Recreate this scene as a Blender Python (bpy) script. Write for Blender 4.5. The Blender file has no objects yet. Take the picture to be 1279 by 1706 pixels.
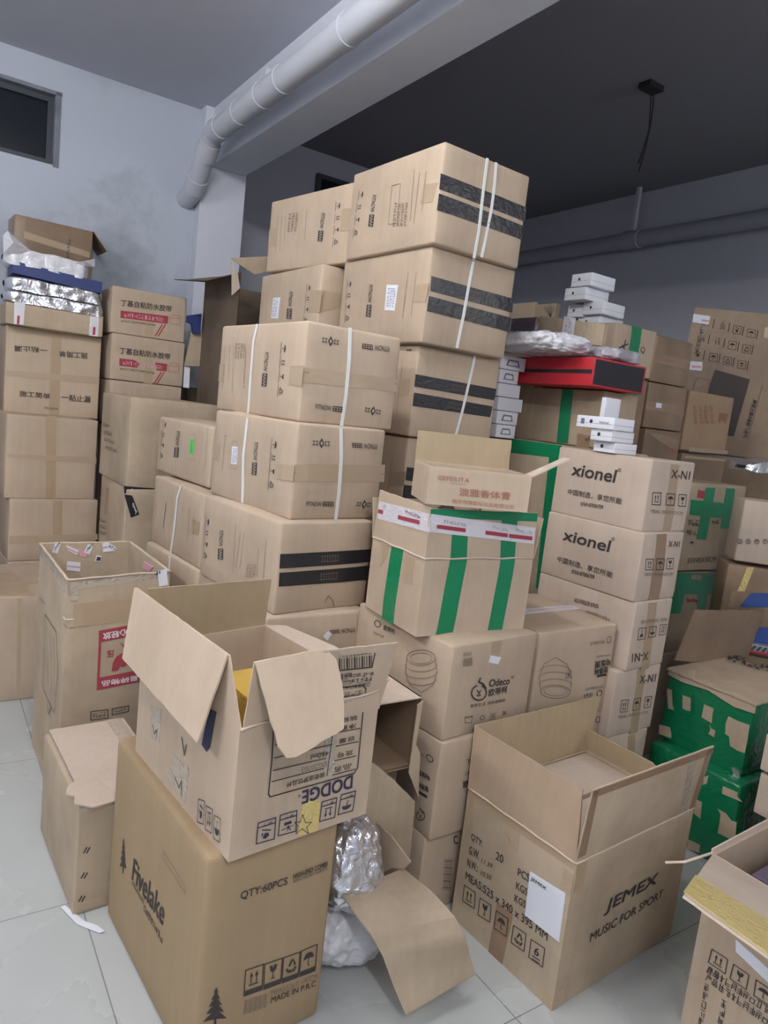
import bpy, math, random
import numpy as np
from mathutils import Vector, Matrix, noise

# ------------------------------------------------------------------ camera, lights, exposure
W, H = 1279, 1706
F, PITCH, ROLL, CH = 1174.1, 0.141578, 0.112516, 1.3993
TH = math.radians(34)
U = np.array([math.cos(TH), math.sin(TH), 0.0]); V = np.array([-math.sin(TH), math.cos(TH), 0.0]); Z = np.array([0, 0, 1.0])
EYE = np.array([0, 0, CH])
_f = np.array([0, math.cos(PITCH), -math.sin(PITCH)]); _u = np.array([0, math.sin(PITCH), math.cos(PITCH)]); _r = np.array([1.0, 0, 0])
CR = math.cos(ROLL) * _r + math.sin(ROLL) * _u
CU = -math.sin(ROLL) * _r + math.cos(ROLL) * _u
scene = bpy.context.scene
col = scene.collection
cam = bpy.data.objects.new('camera', bpy.data.cameras.new('camera'))
col.objects.link(cam)
cam.data.sensor_fit = 'HORIZONTAL'; cam.data.sensor_width = 36.0; cam.data.lens = F / W * 36.0
cam.data.clip_start = 0.02; cam.data.clip_end = 60
m = Matrix.Identity(4)
for i in range(3):
    m[i][0] = CR[i]; m[i][1] = CU[i]; m[i][2] = -_f[i]; m[i][3] = EYE[i]
cam.matrix_world = m
scene.camera = cam
scene.view_settings.view_transform = 'Standard'; scene.view_settings.look = 'None'
scene.view_settings.gamma = 1; scene.view_settings.use_curve_mapping = False
scene.view_settings.exposure = 0.46

def uv(u, v, z): return u * U + v * V + z * Z

LAMPS = [(.28, 1.45, 2.93, 42), (-.3, -1.1, 2.93, 76), (-1.9, 1.3, 2.93, 74), (4.35, -1.6, 2.9, 40)]     # bare white tube lamps, last two added for brightness: u, v, z, watts
for u_, v_, z_, pw in LAMPS:
    for k in range(4):
        l = bpy.data.lights.new('tube_light', 'POINT'); l.shadow_soft_size = .05; l.energy = pw / 4; l.color = (1.0, .98, .965)
        o = bpy.data.objects.new('tube_light', l); col.objects.link(o); o.location = uv(u_, v_ - .45 + .3 * k, z_)
wd = bpy.data.worlds.new('world'); scene.world = wd; wd.use_nodes = True
wd.node_tree.nodes['Background'].inputs[0].default_value = (0.5, 0.56, 0.7, 1); wd.node_tree.nodes['Background'].inputs[1].default_value = 0.05

# ------------------------------------------------------------------ pixel rays onto real planes (for measuring)
def ray(px, py): return CR * ((px - W / 2) / F) - CU * ((py - H / 2) / F) + _f
def hit(p, n, c):
    d = ray(*p); t = (c - EYE @ n) / (d @ n); return EYE + d * t
def hu(p, u): return hit(p, U, u)
def hv(p, v): return hit(p, V, v)
def hz(p, z): return hit(p, Z, z)

# ------------------------------------------------------------------ materials
def nodes(name):
    mt = bpy.data.materials.new(name); mt.use_nodes = True; nt = mt.node_tree
    return mt, nt, nt.nodes['Principled BSDF']
def lk(nt, a, b): nt.links.new(a, b)
def plain(name, c, rough=0.6, metal=0.0, spec=0.5, bump=0.0, bscale=60, var=0.0, alpha=1.0):
    mt, nt, p = nodes(name)
    p.inputs['Base Color'].default_value = (*c, 1); p.inputs['Roughness'].default_value = rough
    p.inputs['Metallic'].default_value = metal; p.inputs['Specular IOR Level'].default_value = spec
    p.inputs['Alpha'].default_value = alpha
    tc = nt.nodes.new('ShaderNodeTexCoord')
    if var:
        n = nt.nodes.new('ShaderNodeTexNoise'); n.inputs['Scale'].default_value = 9; n.inputs['Detail'].default_value = 5
        lk(nt, tc.outputs['Object'], n.inputs['Vector'])
        mx = nt.nodes.new('ShaderNodeMixRGB'); mx.inputs[1].default_value = (*[x * (1 - var) for x in c], 1); mx.inputs[2].default_value = (*[min(1, x * (1 + var)) for x in c], 1)
        lk(nt, n.outputs['Fac'], mx.inputs[0]); lk(nt, mx.outputs[0], p.inputs['Base Color'])
    if bump:
        n = nt.nodes.new('ShaderNodeTexNoise'); n.inputs['Scale'].default_value = bscale; n.inputs['Detail'].default_value = 3
        lk(nt, tc.outputs['Object'], n.inputs['Vector'])
        b = nt.nodes.new('ShaderNodeBump'); b.inputs['Strength'].default_value = bump; b.inputs['Distance'].default_value = 0.01
        lk(nt, n.outputs['Fac'], b.inputs['Height']); lk(nt, b.outputs[0], p.inputs['Normal'])
    return mt
def cardboard(name, c, stain=0.12, rough=0.8):
    mt, nt, p = nodes(name); N = nt.nodes
    tc = N.new('ShaderNodeTexCoord')
    n = N.new('ShaderNodeTexNoise'); n.inputs['Scale'].default_value = 3.5; n.inputs['Detail'].default_value = 6; n.inputs['Roughness'].default_value = .62
    lk(nt, tc.outputs['Object'], n.inputs['Vector'])
    rmp = N.new('ShaderNodeMapRange'); rmp.inputs[1].default_value = .3; rmp.inputs[2].default_value = .7; rmp.inputs[3].default_value = 1 - stain; rmp.inputs[4].default_value = 1 + stain * .5
    lk(nt, n.outputs['Fac'], rmp.inputs[0])
    # faint flutes of the corrugated board, running vertically
    mp = N.new('ShaderNodeMapping'); mp.inputs['Scale'].default_value = (1, 1, 0.02); lk(nt, tc.outputs['Object'], mp.inputs[0])
    n2 = N.new('ShaderNodeTexNoise'); n2.inputs['Scale'].default_value = 55; n2.inputs['Detail'].default_value = 2; lk(nt, mp.outputs[0], n2.inputs['Vector'])
    r2 = N.new('ShaderNodeMapRange'); r2.inputs[1].default_value = .35; r2.inputs[2].default_value = .65; r2.inputs[3].default_value = .975; r2.inputs[4].default_value = 1.02
    lk(nt, n2.outputs['Fac'], r2.inputs[0])
    oi = N.new('ShaderNodeObjectInfo'); r3 = N.new('ShaderNodeMapRange'); r3.inputs[3].default_value = .95; r3.inputs[4].default_value = 1.04; lk(nt, oi.outputs['Random'], r3.inputs[0])
    a = N.new('ShaderNodeMath'); a.operation = 'MULTIPLY'; lk(nt, rmp.outputs[0], a.inputs[0]); lk(nt, r2.outputs[0], a.inputs[1])
    a2 = N.new('ShaderNodeMath'); a2.operation = 'MULTIPLY'; lk(nt, a.outputs[0], a2.inputs[0]); lk(nt, r3.outputs[0], a2.inputs[1])
    ge = N.new('ShaderNodeNewGeometry'); r4 = N.new('ShaderNodeMapRange'); r4.inputs[1].default_value = .52; r4.inputs[2].default_value = .60; r4.inputs[3].default_value = 1; r4.inputs[4].default_value = 1.13   # scuffed pale edges
    lk(nt, ge.outputs['Pointiness'], r4.inputs[0]); a3 = N.new('ShaderNodeMath'); a3.operation = 'MULTIPLY'; lk(nt, a2.outputs[0], a3.inputs[0]); lk(nt, r4.outputs[0], a3.inputs[1]); a2 = a3
    vm = N.new('ShaderNodeVectorMath'); vm.operation = 'SCALE'; vm.inputs[0].default_value = c; lk(nt, a2.outputs[0], vm.inputs['Scale'])
    lk(nt, vm.outputs[0], p.inputs['Base Color'])
    p.inputs['Roughness'].default_value = rough; p.inputs['Specular IOR Level'].default_value = .25
    b = N.new('ShaderNodeBump'); b.inputs['Strength'].default_value = .25; b.inputs['Distance'].default_value = .003
    n3 = N.new('ShaderNodeTexNoise'); n3.inputs['Scale'].default_value = 14; n3.inputs['Detail'].default_value = 6; lk(nt, tc.outputs['Object'], n3.inputs['Vector'])
    lk(nt, n3.outputs['Fac'], b.inputs['Height']); lk(nt, b.outputs[0], p.inputs['Normal'])
    return mt
def film(name, c, rough=.3, bump=.6, bscale=25, metal=0.0, coat=0.0, alpha=1.0):
    mt, nt, p = nodes(name); N = nt.nodes
    p.inputs['Base Color'].default_value = (*c, 1); p.inputs['Roughness'].default_value = rough; p.inputs['Metallic'].default_value = metal
    p.inputs['Coat Weight'].default_value = coat; p.inputs['Coat Roughness'].default_value = .12; p.inputs['Alpha'].default_value = alpha
    tc = N.new('ShaderNodeTexCoord'); n = N.new('ShaderNodeTexNoise'); n.inputs['Scale'].default_value = bscale; n.inputs['Detail'].default_value = 4; n.inputs['Distortion'].default_value = 1.2
    lk(nt, tc.outputs['Object'], n.inputs['Vector'])
    b = N.new('ShaderNodeBump'); b.inputs['Strength'].default_value = bump; b.inputs['Distance'].default_value = .01
    lk(nt, n.outputs['Fac'], b.inputs['Height']); lk(nt, b.outputs[0], p.inputs['Normal'])
    return mt
KR = cardboard('kraft_board', (.49, .385, .285))
KR_D = cardboard('dark_kraft_board', (.37,.275,.19))
KR_L = cardboard('pale_kraft_board', (.54, .44, .355))
KR_G = cardboard('worn_kraft_board', (.44, .35, .25), stain=.22)
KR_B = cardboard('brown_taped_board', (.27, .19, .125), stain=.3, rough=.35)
KR_X = cardboard('shade_darkened_board', (.15, .115, .085), stain=.3)  # brown board with the shade behind the stacks put into its colour
KR_Y = cardboard('yellowish_kraft_board', (.37, .29, .185))
FIVM = cardboard('smooth_kraft_board', (.345, .25, .148), stain=.05)
LINER = cardboard('inner_liner', (.45, .35, .22))
INK = plain('black_ink', (.045, .038, .036), .8)
INKG = plain('faint_ink', (.2, .15, .115), .8)
INKN = plain('navy_ink', (.03, .03, .07), .8)
INKR = plain('red_ink', (.34, .045, .065), .8)
INKP = plain('faded_red_ink', (.36, .16, .11), .8)
INKW = plain('white_ink', (.7, .68, .68), .8)
GREEN = film('green_tape', (.006, .21, .085), .32, .25, 40)
GREEND = film('worn_green_tape', (.004, .15, .06), .25, .8, 18, coat=.3)
TAN = film('tan_tape', (.40, .30, .195), .3, .15, 30)
TANL = film('clear_tan_tape', (.43, .33, .225), .28, .15, 30)
BROWN = film('brown_tape', (.30, .20, .13), .25, .25, 30)
YEL = film('yellow_tape', (.62, .49, .19), .3, .8, 45)
CLEAR = film('clear_tape', (.45, .385, .31), .15, .8, 40)
BLK = film('black_tape', (.022, .022, .026), .33, .25, 35)
STRAP = plain('white_strap', (.72, .74, .72), .4)
PAPER = plain('white_paper', (.72, .74, .80), .6)
WHITE = plain('white_card', (.78, .80, .86), .45)
PAPERB = plain('grey_print', (.16, .18, .24), .7)
PINK = plain('pink_print', (.66, .34, .40), .7)
WTAPE = film('white_warning_tape', (.68, .66, .70), .35, .5, 40)
RED = plain('red_board', (.50, .022, .035), .5)
DARK = plain('black_board', (.018, .016, .022), .7)
BLUE = plain('blue_board', (.018, .035, .15), .5)
BLUEP = plain('blue_plastic', (.03, .07, .26), .4)
MYLAR = film('silver_film', (.72, .73, .77), .22, 1.0, 22, metal=.85)
BAGW = film('white_plastic_bag', (.66, .66, .70), .3, .9, 22, coat=.4)
PLASTER = plain('plaster', (.62, .65, .72), .9, var=.05, bump=.1, bscale=8)
PIPE = plain('painted_pipe', (.52, .54, .60), .5)
GOLD = plain('yellow_card', (.62, .40, .08), .45)
GREY = plain('grey_metal', (.32, .32, .34), .4, metal=.3)
FOIL = MYLAR

# ------------------------------------------------------------------ mesh building
def tag(o, label=None, cat=None, group=None, kind=None):
    if label: o['label'] = label
    if cat: o['category'] = cat
    if group: o['group'] = group
    if kind: o['kind'] = kind
    return o
def empty(name, loc, yaw=0.0):
    o = bpy.data.objects.new(name, None); col.objects.link(o); o.location = loc; o.rotation_euler = (0, 0, yaw); o.empty_display_size = .05
    o.matrix_world = Matrix.Translation(Vector(loc)) @ Matrix.Rotation(yaw, 4, 'Z')
    return o
def mat4(o): return Matrix.Translation(o.location) @ Matrix.Rotation(o.rotation_euler[2], 4, 'Z') if o.parent is None else mat4(o.parent)
def mesh(name, vs, fs, mat, parent=None, smooth=False, origin=None, yaw=0.0, sharp=None):
    """vs in world coordinates; stored in the parent's frame (or about origin when top level)"""
    o = bpy.data.objects.new(name, bpy.data.meshes.new(name)); col.objects.link(o)
    if parent is None:
        if origin is None:
            a = np.array([list(map(float, v)) for v in vs]); c = (a.min(0) + a.max(0)) / 2; origin = (c[0], c[1], a[:, 2].min())
        o.location = origin; o.rotation_euler = (0, 0, yaw)
        M = (Matrix.Translation(Vector(origin)) @ Matrix.Rotation(yaw, 4, 'Z')).inverted()
    else:
        o.parent = parent; M = mat4(parent).inverted()
    o.data.from_pydata([M @ Vector([float(c) for c in v]) for v in vs], [], fs)
    o.data.materials.append(mat)
    if smooth:
        for p in o.data.polygons: p.use_smooth = True
        if sharp is not None: o.data.set_sharp_from_angle(angle=math.radians(sharp))
    o.data.update()
    return o
class MB:
    def __init__(s): s.v = []; s.f = []
    def add(s, vs, fs):
        k = len(s.v); s.v += list(vs); s.f += [[i + k for i in f] for f in fs]
    def poly(s, pts): s.add(pts, [list(range(len(pts)))])
    def grid(s, fn, nu, nv, flip=False):
        vs = [fn(i / nu, j / nv) for j in range(nv + 1) for i in range(nu + 1)]
        fs = []
        for j in range(nv):
            for i in range(nu):
                q = [j * (nu + 1) + i, j * (nu + 1) + i + 1, (j + 1) * (nu + 1) + i + 1, (j + 1) * (nu + 1) + i]
                fs.append(q[::-1] if flip else q)
        s.add(vs, fs)
    def box(s, o, ex, ey, ez):
        o = np.array(o); c = [o, o + ex, o + ex + ey, o + ey, o + ez, o + ex + ez, o + ex + ey + ez, o + ey + ez]
        s.add(c, [[0, 3, 2, 1], [4, 5, 6, 7], [0, 1, 5, 4], [1, 2, 6, 5], [2, 3, 7, 6], [3, 0, 4, 7]])
    def tube(s, pts, r, n=14, cap=True):
        pts = [np.array(p, float) for p in pts]; rs = r if isinstance(r, (list, tuple)) else [r] * len(pts); k0 = len(s.v)
        for i, p in enumerate(pts):
            d = pts[min(i + 1, len(pts) - 1)] - pts[max(i - 1, 0)]; d /= np.linalg.norm(d)
            a = np.cross(d, Z if abs(d[2]) < .9 else U); a /= np.linalg.norm(a); b = np.cross(d, a)
            for k in range(n):
                t = 2 * math.pi * k / n; s.v.append(p + rs[i] * (math.cos(t) * a + math.sin(t) * b))
        for i in range(len(pts) - 1):
            for k in range(n):
                s.f.append([k0 + i * n + k, k0 + i * n + (k + 1) % n, k0 + (i + 1) * n + (k + 1) % n, k0 + (i + 1) * n + k])
        if cap: s.f.append([k0 + k for k in range(n)][::-1]); s.f.append([k0 + (len(pts) - 1) * n + k for k in range(n)])
    def build(s, name, mat, parent=None, **k): return mesh(name, s.v, s.f, mat, parent, **k)

def nz(p, s, sc=3.0): return noise.noise(Vector((p[0] * sc + s * 7.3, p[1] * sc - s * 3.1, p[2] * sc + s)))
def earclip_ok(pts): return pts

def slab(name, pts, t, mat, parent=None, n=None, wob=0.0, **k):
    """planar polygon (world points) given real thickness t along its normal n"""
    pts = [np.array(p, float) for p in pts]
    if n is None:
        n = np.zeros(3)
        for i in range(len(pts)): n += np.cross(pts[i] - pts[0], pts[(i + 1) % len(pts)] - pts[0])
        n /= np.linalg.norm(n)
    if wob:                                    # ragged cut edge
        q = []; c = sum(pts) / len(pts)
        for i in range(len(pts)):
            a, b = pts[i], pts[(i + 1) % len(pts)]; L = np.linalg.norm(b - a); m_ = max(1, int(L / .02))
            for j in range(m_):
                p = a + (b - a) * j / m_; d = (p - c) / (np.linalg.norm(p - c) + 1e-6); q.append(p + d * wob * (random.random() - .5) * (1 if j else 0))
        pts = q
    m_ = MB(); k_ = len(pts)
    m_.add([p for p in pts] + [p - n * t for p in pts], [list(range(k_)), [k_ + i for i in range(k_)][::-1]] + [[i, k_ + i, k_ + (i + 1) % k_, (i + 1) % k_] for i in range(k_)])
    return m_.build(name, mat, parent, **k)

# ------------------------------------------------------------------ surfaces that carry tape, labels and printing
class Plane:
    def __init__(s, O, ex, ey, owner=None, L=1.0, Hh=1.0):
        s.O = np.array(O, float); s.ex = np.array(ex) / np.linalg.norm(ex); ey = np.array(ey) - s.ex * (np.array(ey) @ s.ex); s.ey = ey / np.linalg.norm(ey)
        s.n = np.cross(s.ex, s.ey)
        if s.n @ (EYE - s.O) < 0: s.n = -s.n
        s.owner = owner; s.face = 'plane'
    def px(s, p):
        h = hit(p, s.n, s.O @ s.n) - s.O; return np.array([h @ s.ex, h @ s.ey])
    def at(s, q, off): return s.O + s.ex * q[0] + s.ey * q[1] + s.n * off

class Box:
    def __init__(s, key, root, N, th, a, b, h, bulge=.004, seed=0, warp=None, rnd=.006):
        s.key = key; s.root = root; s.a = a; s.b = b; s.h = h; s.seed = seed; s.bulge = bulge; s.rnd = rnd
        R = np.array([math.cos(th), math.sin(th), 0]); L = np.array([-math.sin(th), math.cos(th), 0]); N = np.array(N, float)
        s.R = R; s.L = L; s.c = {}
        for i in (0, 1):
            for j in (0, 1):
                for k in (0, 1): s.c[i, j, k] = N + R * a * i + L * b * j + Z * h * k
        nm = {'N': (0, 0), 'R': (1, 0), 'L': (0, 1), 'F': (1, 1)}
        for k_, d in (warp or {}).items():
            q = (*nm[k_[0]], 1 if k_[1] == 't' else 0); s.c[q] = s.c[q] + R * d[0] + L * d[1] + Z * d[2]
        s.inks = {}
    def tri(s, x, y, z):
        p = np.zeros(3)
        for (i, j, k), c in s.c.items(): p = p + c * ((x if i else 1 - x) * (y if j else 1 - y) * (z if k else 1 - z))
        return p
    def disp(s, x, y, z):
        sx = min(x, 1 - x) * s.a; sy = min(y, 1 - y) * s.b; sz = min(z, 1 - z) * s.h
        e = sorted((sx, sy, sz))[1]; w = max(0.0, min(1, e / .05))
        p = s.tri(x, y, z); return (s.bulge * w * (.4 + nz(p, s.seed, 4.5)))
    def st(s, face, u, v):
        return {'R': (u, 0, v), 'L': (0, 1 - u, v), 'T': (u, v, 1), 'RB': (u, 1, v), 'LB': (1, 1 - u, v), 'B': (u, v, 0)}[face]
    def nrm(s, face): return {'R': -s.L, 'L': -s.R, 'T': Z, 'RB': s.L, 'LB': s.R, 'B': -Z}[face]
    def face(s, f, inner=False): return Face(s, f, inner)

class Face:
    def __init__(s, B, f, inner=False):
        s.B = B; s.f = f; s.inner = inner; s.owner = B; s.face = f
        s.n = B.nrm(f) * (-1 if inner else 1); s.lu = B.b if f in ('L', 'LB') else B.a; s.lv = B.b if f in 'TB' else B.h
        c = [B.tri(*B.st(f, u, v)) for u, v in ((0, 0), (1, 0), (0, 1), (1, 1))]; s.cc = c; s.off0 = -.005 if inner else 0
        s.O = c[0]
    def px(s, p):
        c = s.cc; h = hit(p, s.n, c[0] @ s.n + (.005 if s.inner else 0)); u = v = .5
        e1 = (c[1] - c[0]) / np.linalg.norm(c[1] - c[0]); e2 = np.cross(s.n, e1)
        f2 = lambda q: np.array([q @ e1, q @ e2]); t = f2(h); C = [f2(q) for q in c]
        for _ in range(12):
            q = C[0] * (1 - u) * (1 - v) + C[1] * u * (1 - v) + C[2] * (1 - u) * v + C[3] * u * v
            du = (C[1] - C[0]) * (1 - v) + (C[3] - C[2]) * v; dv = (C[2] - C[0]) * (1 - u) + (C[3] - C[1]) * u
            d = np.linalg.solve(np.array([du, dv]).T, t - q); u += d[0]; v += d[1]
        return np.array([u * s.lu, v * s.lv])
    def at(s, q, off):
        u, v = q[0] / s.lu, q[1] / s.lv; x, y, z = s.B.st(s.f, u, v)
        d = 0 if s.inner else s.B.disp(min(1, max(0, x)), min(1, max(0, y)), min(1, max(0, z)))
        if s.inner: off += .005
        return s.B.tri(x, y, z) + s.n * (off + d)

def P(S, p): return S.px(p) if isinstance(p, tuple) else np.array(p)     # tuple: photo pixel measured on the surface; list: metres on it
def sub(S, q, n=8):
    a, b, c, d = [P(S, p) for p in q]
    def fn(i, j): return (a * (1 - i) + b * i) * (1 - j) + (d * (1 - i) + c * i) * j
    return fn
def decal(S, quad, mat, name='tape', off=.0009, n=8, parent=None, label=None):
    fn = sub(S, quad); m_ = MB()
    m_.grid(lambda i, j: S.at(fn(i, j), off), n, n)
    e = [(i / n, 0) for i in range(n)] + [(1, j / n) for j in range(n)] + [(1 - i / n, 1) for i in range(n)] + [(0, 1 - j / n) for j in range(n)]
    k = len(e); m_.add([S.at(fn(*x), off) for x in e] + [S.at(fn(*x), 0) for x in e], [[i, k + i, k + (i + 1) % k, (i + 1) % k] for i in range(k)])
    o = m_.build(name, mat, parent or S.owner.root)
    if label: o['label'] = label
    return o
def inkp(S, polys, c='k', off=.0016):
    """collect printed shapes (2-D metres on the surface) for this thing's printing part"""
    S.owner.inks.setdefault(c, MB())
    for p in polys: S.owner.inks[c].poly([S.at(q, off) for q in p])
INKS = {'k': INK, 'g': INKG, 'r': INKR, 'p': INKP, 'w': INKW, 'n': INKN, 'b': PAPERB, 'q': PINK, 'c': KR, 'd': plain('dark_brown_ink', (.075, .06, .055), .8)}
def flush(B, names={'k': 'printing', 'g': 'faint_printing', 'r': 'red_printing', 'p': 'faded_red_printing', 'w': 'white_printing', 'c': 'reversed_printing', 'd': 'dark_printing', 'n': 'navy_printing', 'b': 'label_printing', 'q': 'pink_printing'}):
    for c, m_ in B.inks.items():
        if m_.v: m_.build(names[c], INKS[c], B.root)
    B.inks = {}
_tc = {}
def textmesh(s, bold):
    if (s, bold) in _tc: return _tc[s, bold]
    cu = bpy.data.curves.new('t', 'FONT'); cu.body = s; cu.offset = bold; cu.resolution_u = 3
    o = bpy.data.objects.new('t', cu); col.objects.link(o); bpy.context.view_layer.update()
    me = bpy.data.meshes.new_from_object(o.evaluated_get(bpy.context.evaluated_depsgraph_get()))
    vs = np.array([(v.co.x, v.co.y) for v in me.vertices]); fs = [list(p.vertices) for p in me.polygons]
    bpy.data.objects.remove(o); bpy.data.curves.remove(cu); bpy.data.meshes.remove(me)
    mn, mx = vs.min(0), vs.max(0); vs = (vs - mn) / (mx - mn)
    _tc[s, bold] = (vs, fs); return vs, fs
def text(S, s, p0, p1, p2, bold=.0, c='k', off=.0017):
    a, b, d = P(S, p0), P(S, p1), P(S, p2); vs, fs = textmesh(s, 0); m_ = S.owner.inks.setdefault(c, MB())
    w = np.linalg.norm(d - a) * min(.05, max(0, bold) * 2.2); ex = (b - a) / np.linalg.norm(b - a) * w; ey = (d - a) / np.linalg.norm(d - a) * w   # heavier print: strokes widened by struck-over copies
    for k, (sx, sy) in enumerate(((0, 0),) if w < 1e-6 else ((-1, -1), (1, -1), (-1, 1), (1, 1), (0, 0))):
        m_.add([S.at(a + (b - a) * v[0] + (d - a) * v[1] + ex * sx * .6 + ey * sy * .5, off + .00003 * k) for v in vs], fs)
def stroke(a, b, w):
    d = b - a; L = np.linalg.norm(d) + 1e-9; n = np.array([-d[1], d[0]]) / L * w / 2; e = d / L * w / 2 * .6
    return [a - n - e, b - n + e, b + n + e, a + n - e]
def line(S, pts, w=.002, c='k', off=.0016):
    q = [P(S, p) for p in pts]; inkp(S, [stroke(q[i], q[i + 1], w) for i in range(len(q) - 1)], c, off)
def glyphs(S, n, p0, p1, p2, c='g', seed=0, fill=.82):
    """a row of printed characters too blurred in the photo to read"""
    a, b, d = P(S, p0), P(S, p1), P(S, p2); r = random.Random(seed + n); e = (b - a) / n; g = d - a; w = min(np.linalg.norm(e), np.linalg.norm(g)) * .13; out = []
    for k in range(n):
        o = a + e * (k + .09)
        f = lambda x, y: o + e * x * fill + g * y
        for _ in range(3):
            y = r.choice((.05, .35, .65, .95)); out.append(stroke(f(.05, y), f(.95, y), w))
        for _ in range(2):
            x = r.choice((.1, .4, .6, .9)); out.append(stroke(f(x, .0), f(x, r.choice((.6, 1))), w))
    inkp(S, out, c)
ICON = {
 'up': [[(.2, .15), (.8, .15), (.8, .22), (.2, .22)], [(.29, .28), (.36, .28), (.36, .62), (.43, .62), (.325, .88), (.22, .62), (.29, .62)], [(.64, .28), (.71, .28), (.71, .62), (.78, .62), (.675, .88), (.57, .62), (.64, .62)]],
 'glass': [[(.25, .88), (.42, .86), (.48, .7), (.56, .86), (.75, .88), (.7, .6), (.53, .48), (.53, .2), (.7, .13), (.3, .13), (.47, .2), (.47, .48), (.3, .6)]],
 'umb': [[(.12, .5)] + [(.5 - .38 * math.cos(math.pi * i / 8), .5 + .34 * math.sin(math.pi * i / 8)) for i in range(1, 8)] + [(.88, .5), (.53, .55), (.53, .2), (.62, .14), (.6, .1), (.47, .15), (.47, .55)]],
 'rec': [[(.3, .5), (.5, .88), (.58, .76), (.42, .46)], [(.56, .86), (.66, .82), (.84, .5), (.72, .44)], [(.12, .36), (.26, .42), (.36, .26), (.28, .14)], [(.34, .12), (.34, .28), (.56, .28), (.56, .12)], [(.62, .04), (.62, .34), (.74, .2)], [(.68, .14), (.78, .12), (.9, .34), (.78, .4)]],
 'fan': [[(.2, .8), (.8, .6), (.82, .68), (.25, .87)], [(.3, .2), (.42, .55), (.66, .5), (.72, .3), (.5, .12)], [(.2, .55), (.3, .6), (.3, .35), (.22, .4)]],
 'bag': [[(.25, .55), (.75, .6), (.75, .8), (.25, .78)], [(.1, .3), (.85, .45), (.88, .4), (.12, .24)], [(.45, .1), (.5, .1), (.62, .5), (.55, .5)], [(.7, .1), (.76, .12), (.5, .5), (.44, .48)]],
 'bars': [[(.05 + .065 * i, .05), (.05 + .065 * i + (.02 if i % 3 else .042), .05), (.05 + .065 * i + (.02 if i % 3 else .042), .95), (.05 + .065 * i, .95)] for i in range(14)],
 'tree': [[(.5, 1), (.6, .86), (.54, .86), (.68, .7), (.58, .71), (.78, .54), (.62, .55), (.88, .36), (.66, .38), (1, .18), (.55, .2), (.56, 0), (.44, 0), (.45, .2), (0, .16), (.34, .36), (.1, .36), (.38, .54), (.2, .54), (.42, .7), (.3, .7), (.46, .86), (.4, .86)]],
 'no': [],
 'ring': [[(.5 + .42 * math.cos(t * .5236), .5 + .42 * math.sin(t * .5236)), (.5 + .42 * math.cos(t * .5236 + .5236), .5 + .42 * math.sin(t * .5236 + .5236)), (.5 + .33 * math.cos(t * .5236 + .5236), .5 + .33 * math.sin(t * .5236 + .5236)), (.5 + .33 * math.cos(t * .5236), .5 + .33 * math.sin(t * .5236))] for t in range(12)],
}
def icon(S, kind, quad, frame=True, c='k', w=None, band=None):
    """quad: top left, top right, bottom right, bottom left as printed"""
    tl, tr, br, bl = [P(S, p) for p in quad]
    f = lambda x, y: (bl * (1 - x) + br * x) * (1 - y) + (tl * (1 - x) + tr * x) * y
    w = w or np.linalg.norm(tr - tl) * .06
    if frame:
        for a, b in ((tl, tr), (tr, br), (br, bl), (bl, tl)): inkp(S, [stroke(a, b, w)], c)
    if band: inkp(S, [stroke(f(0, band), f(1, band), w)], c)
    s = .86 if frame else 1; y0, y1 = (0, 1)
    if band: (y0, y1) = (0, band) if band > .5 else (band, 1)
    inkp(S, [[f(.5 + (x - .5) * s, y0 + (y1 - y0) * (.5 + (y - .5) * s)) for x, y in p] for p in ICON[kind]], c)

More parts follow.
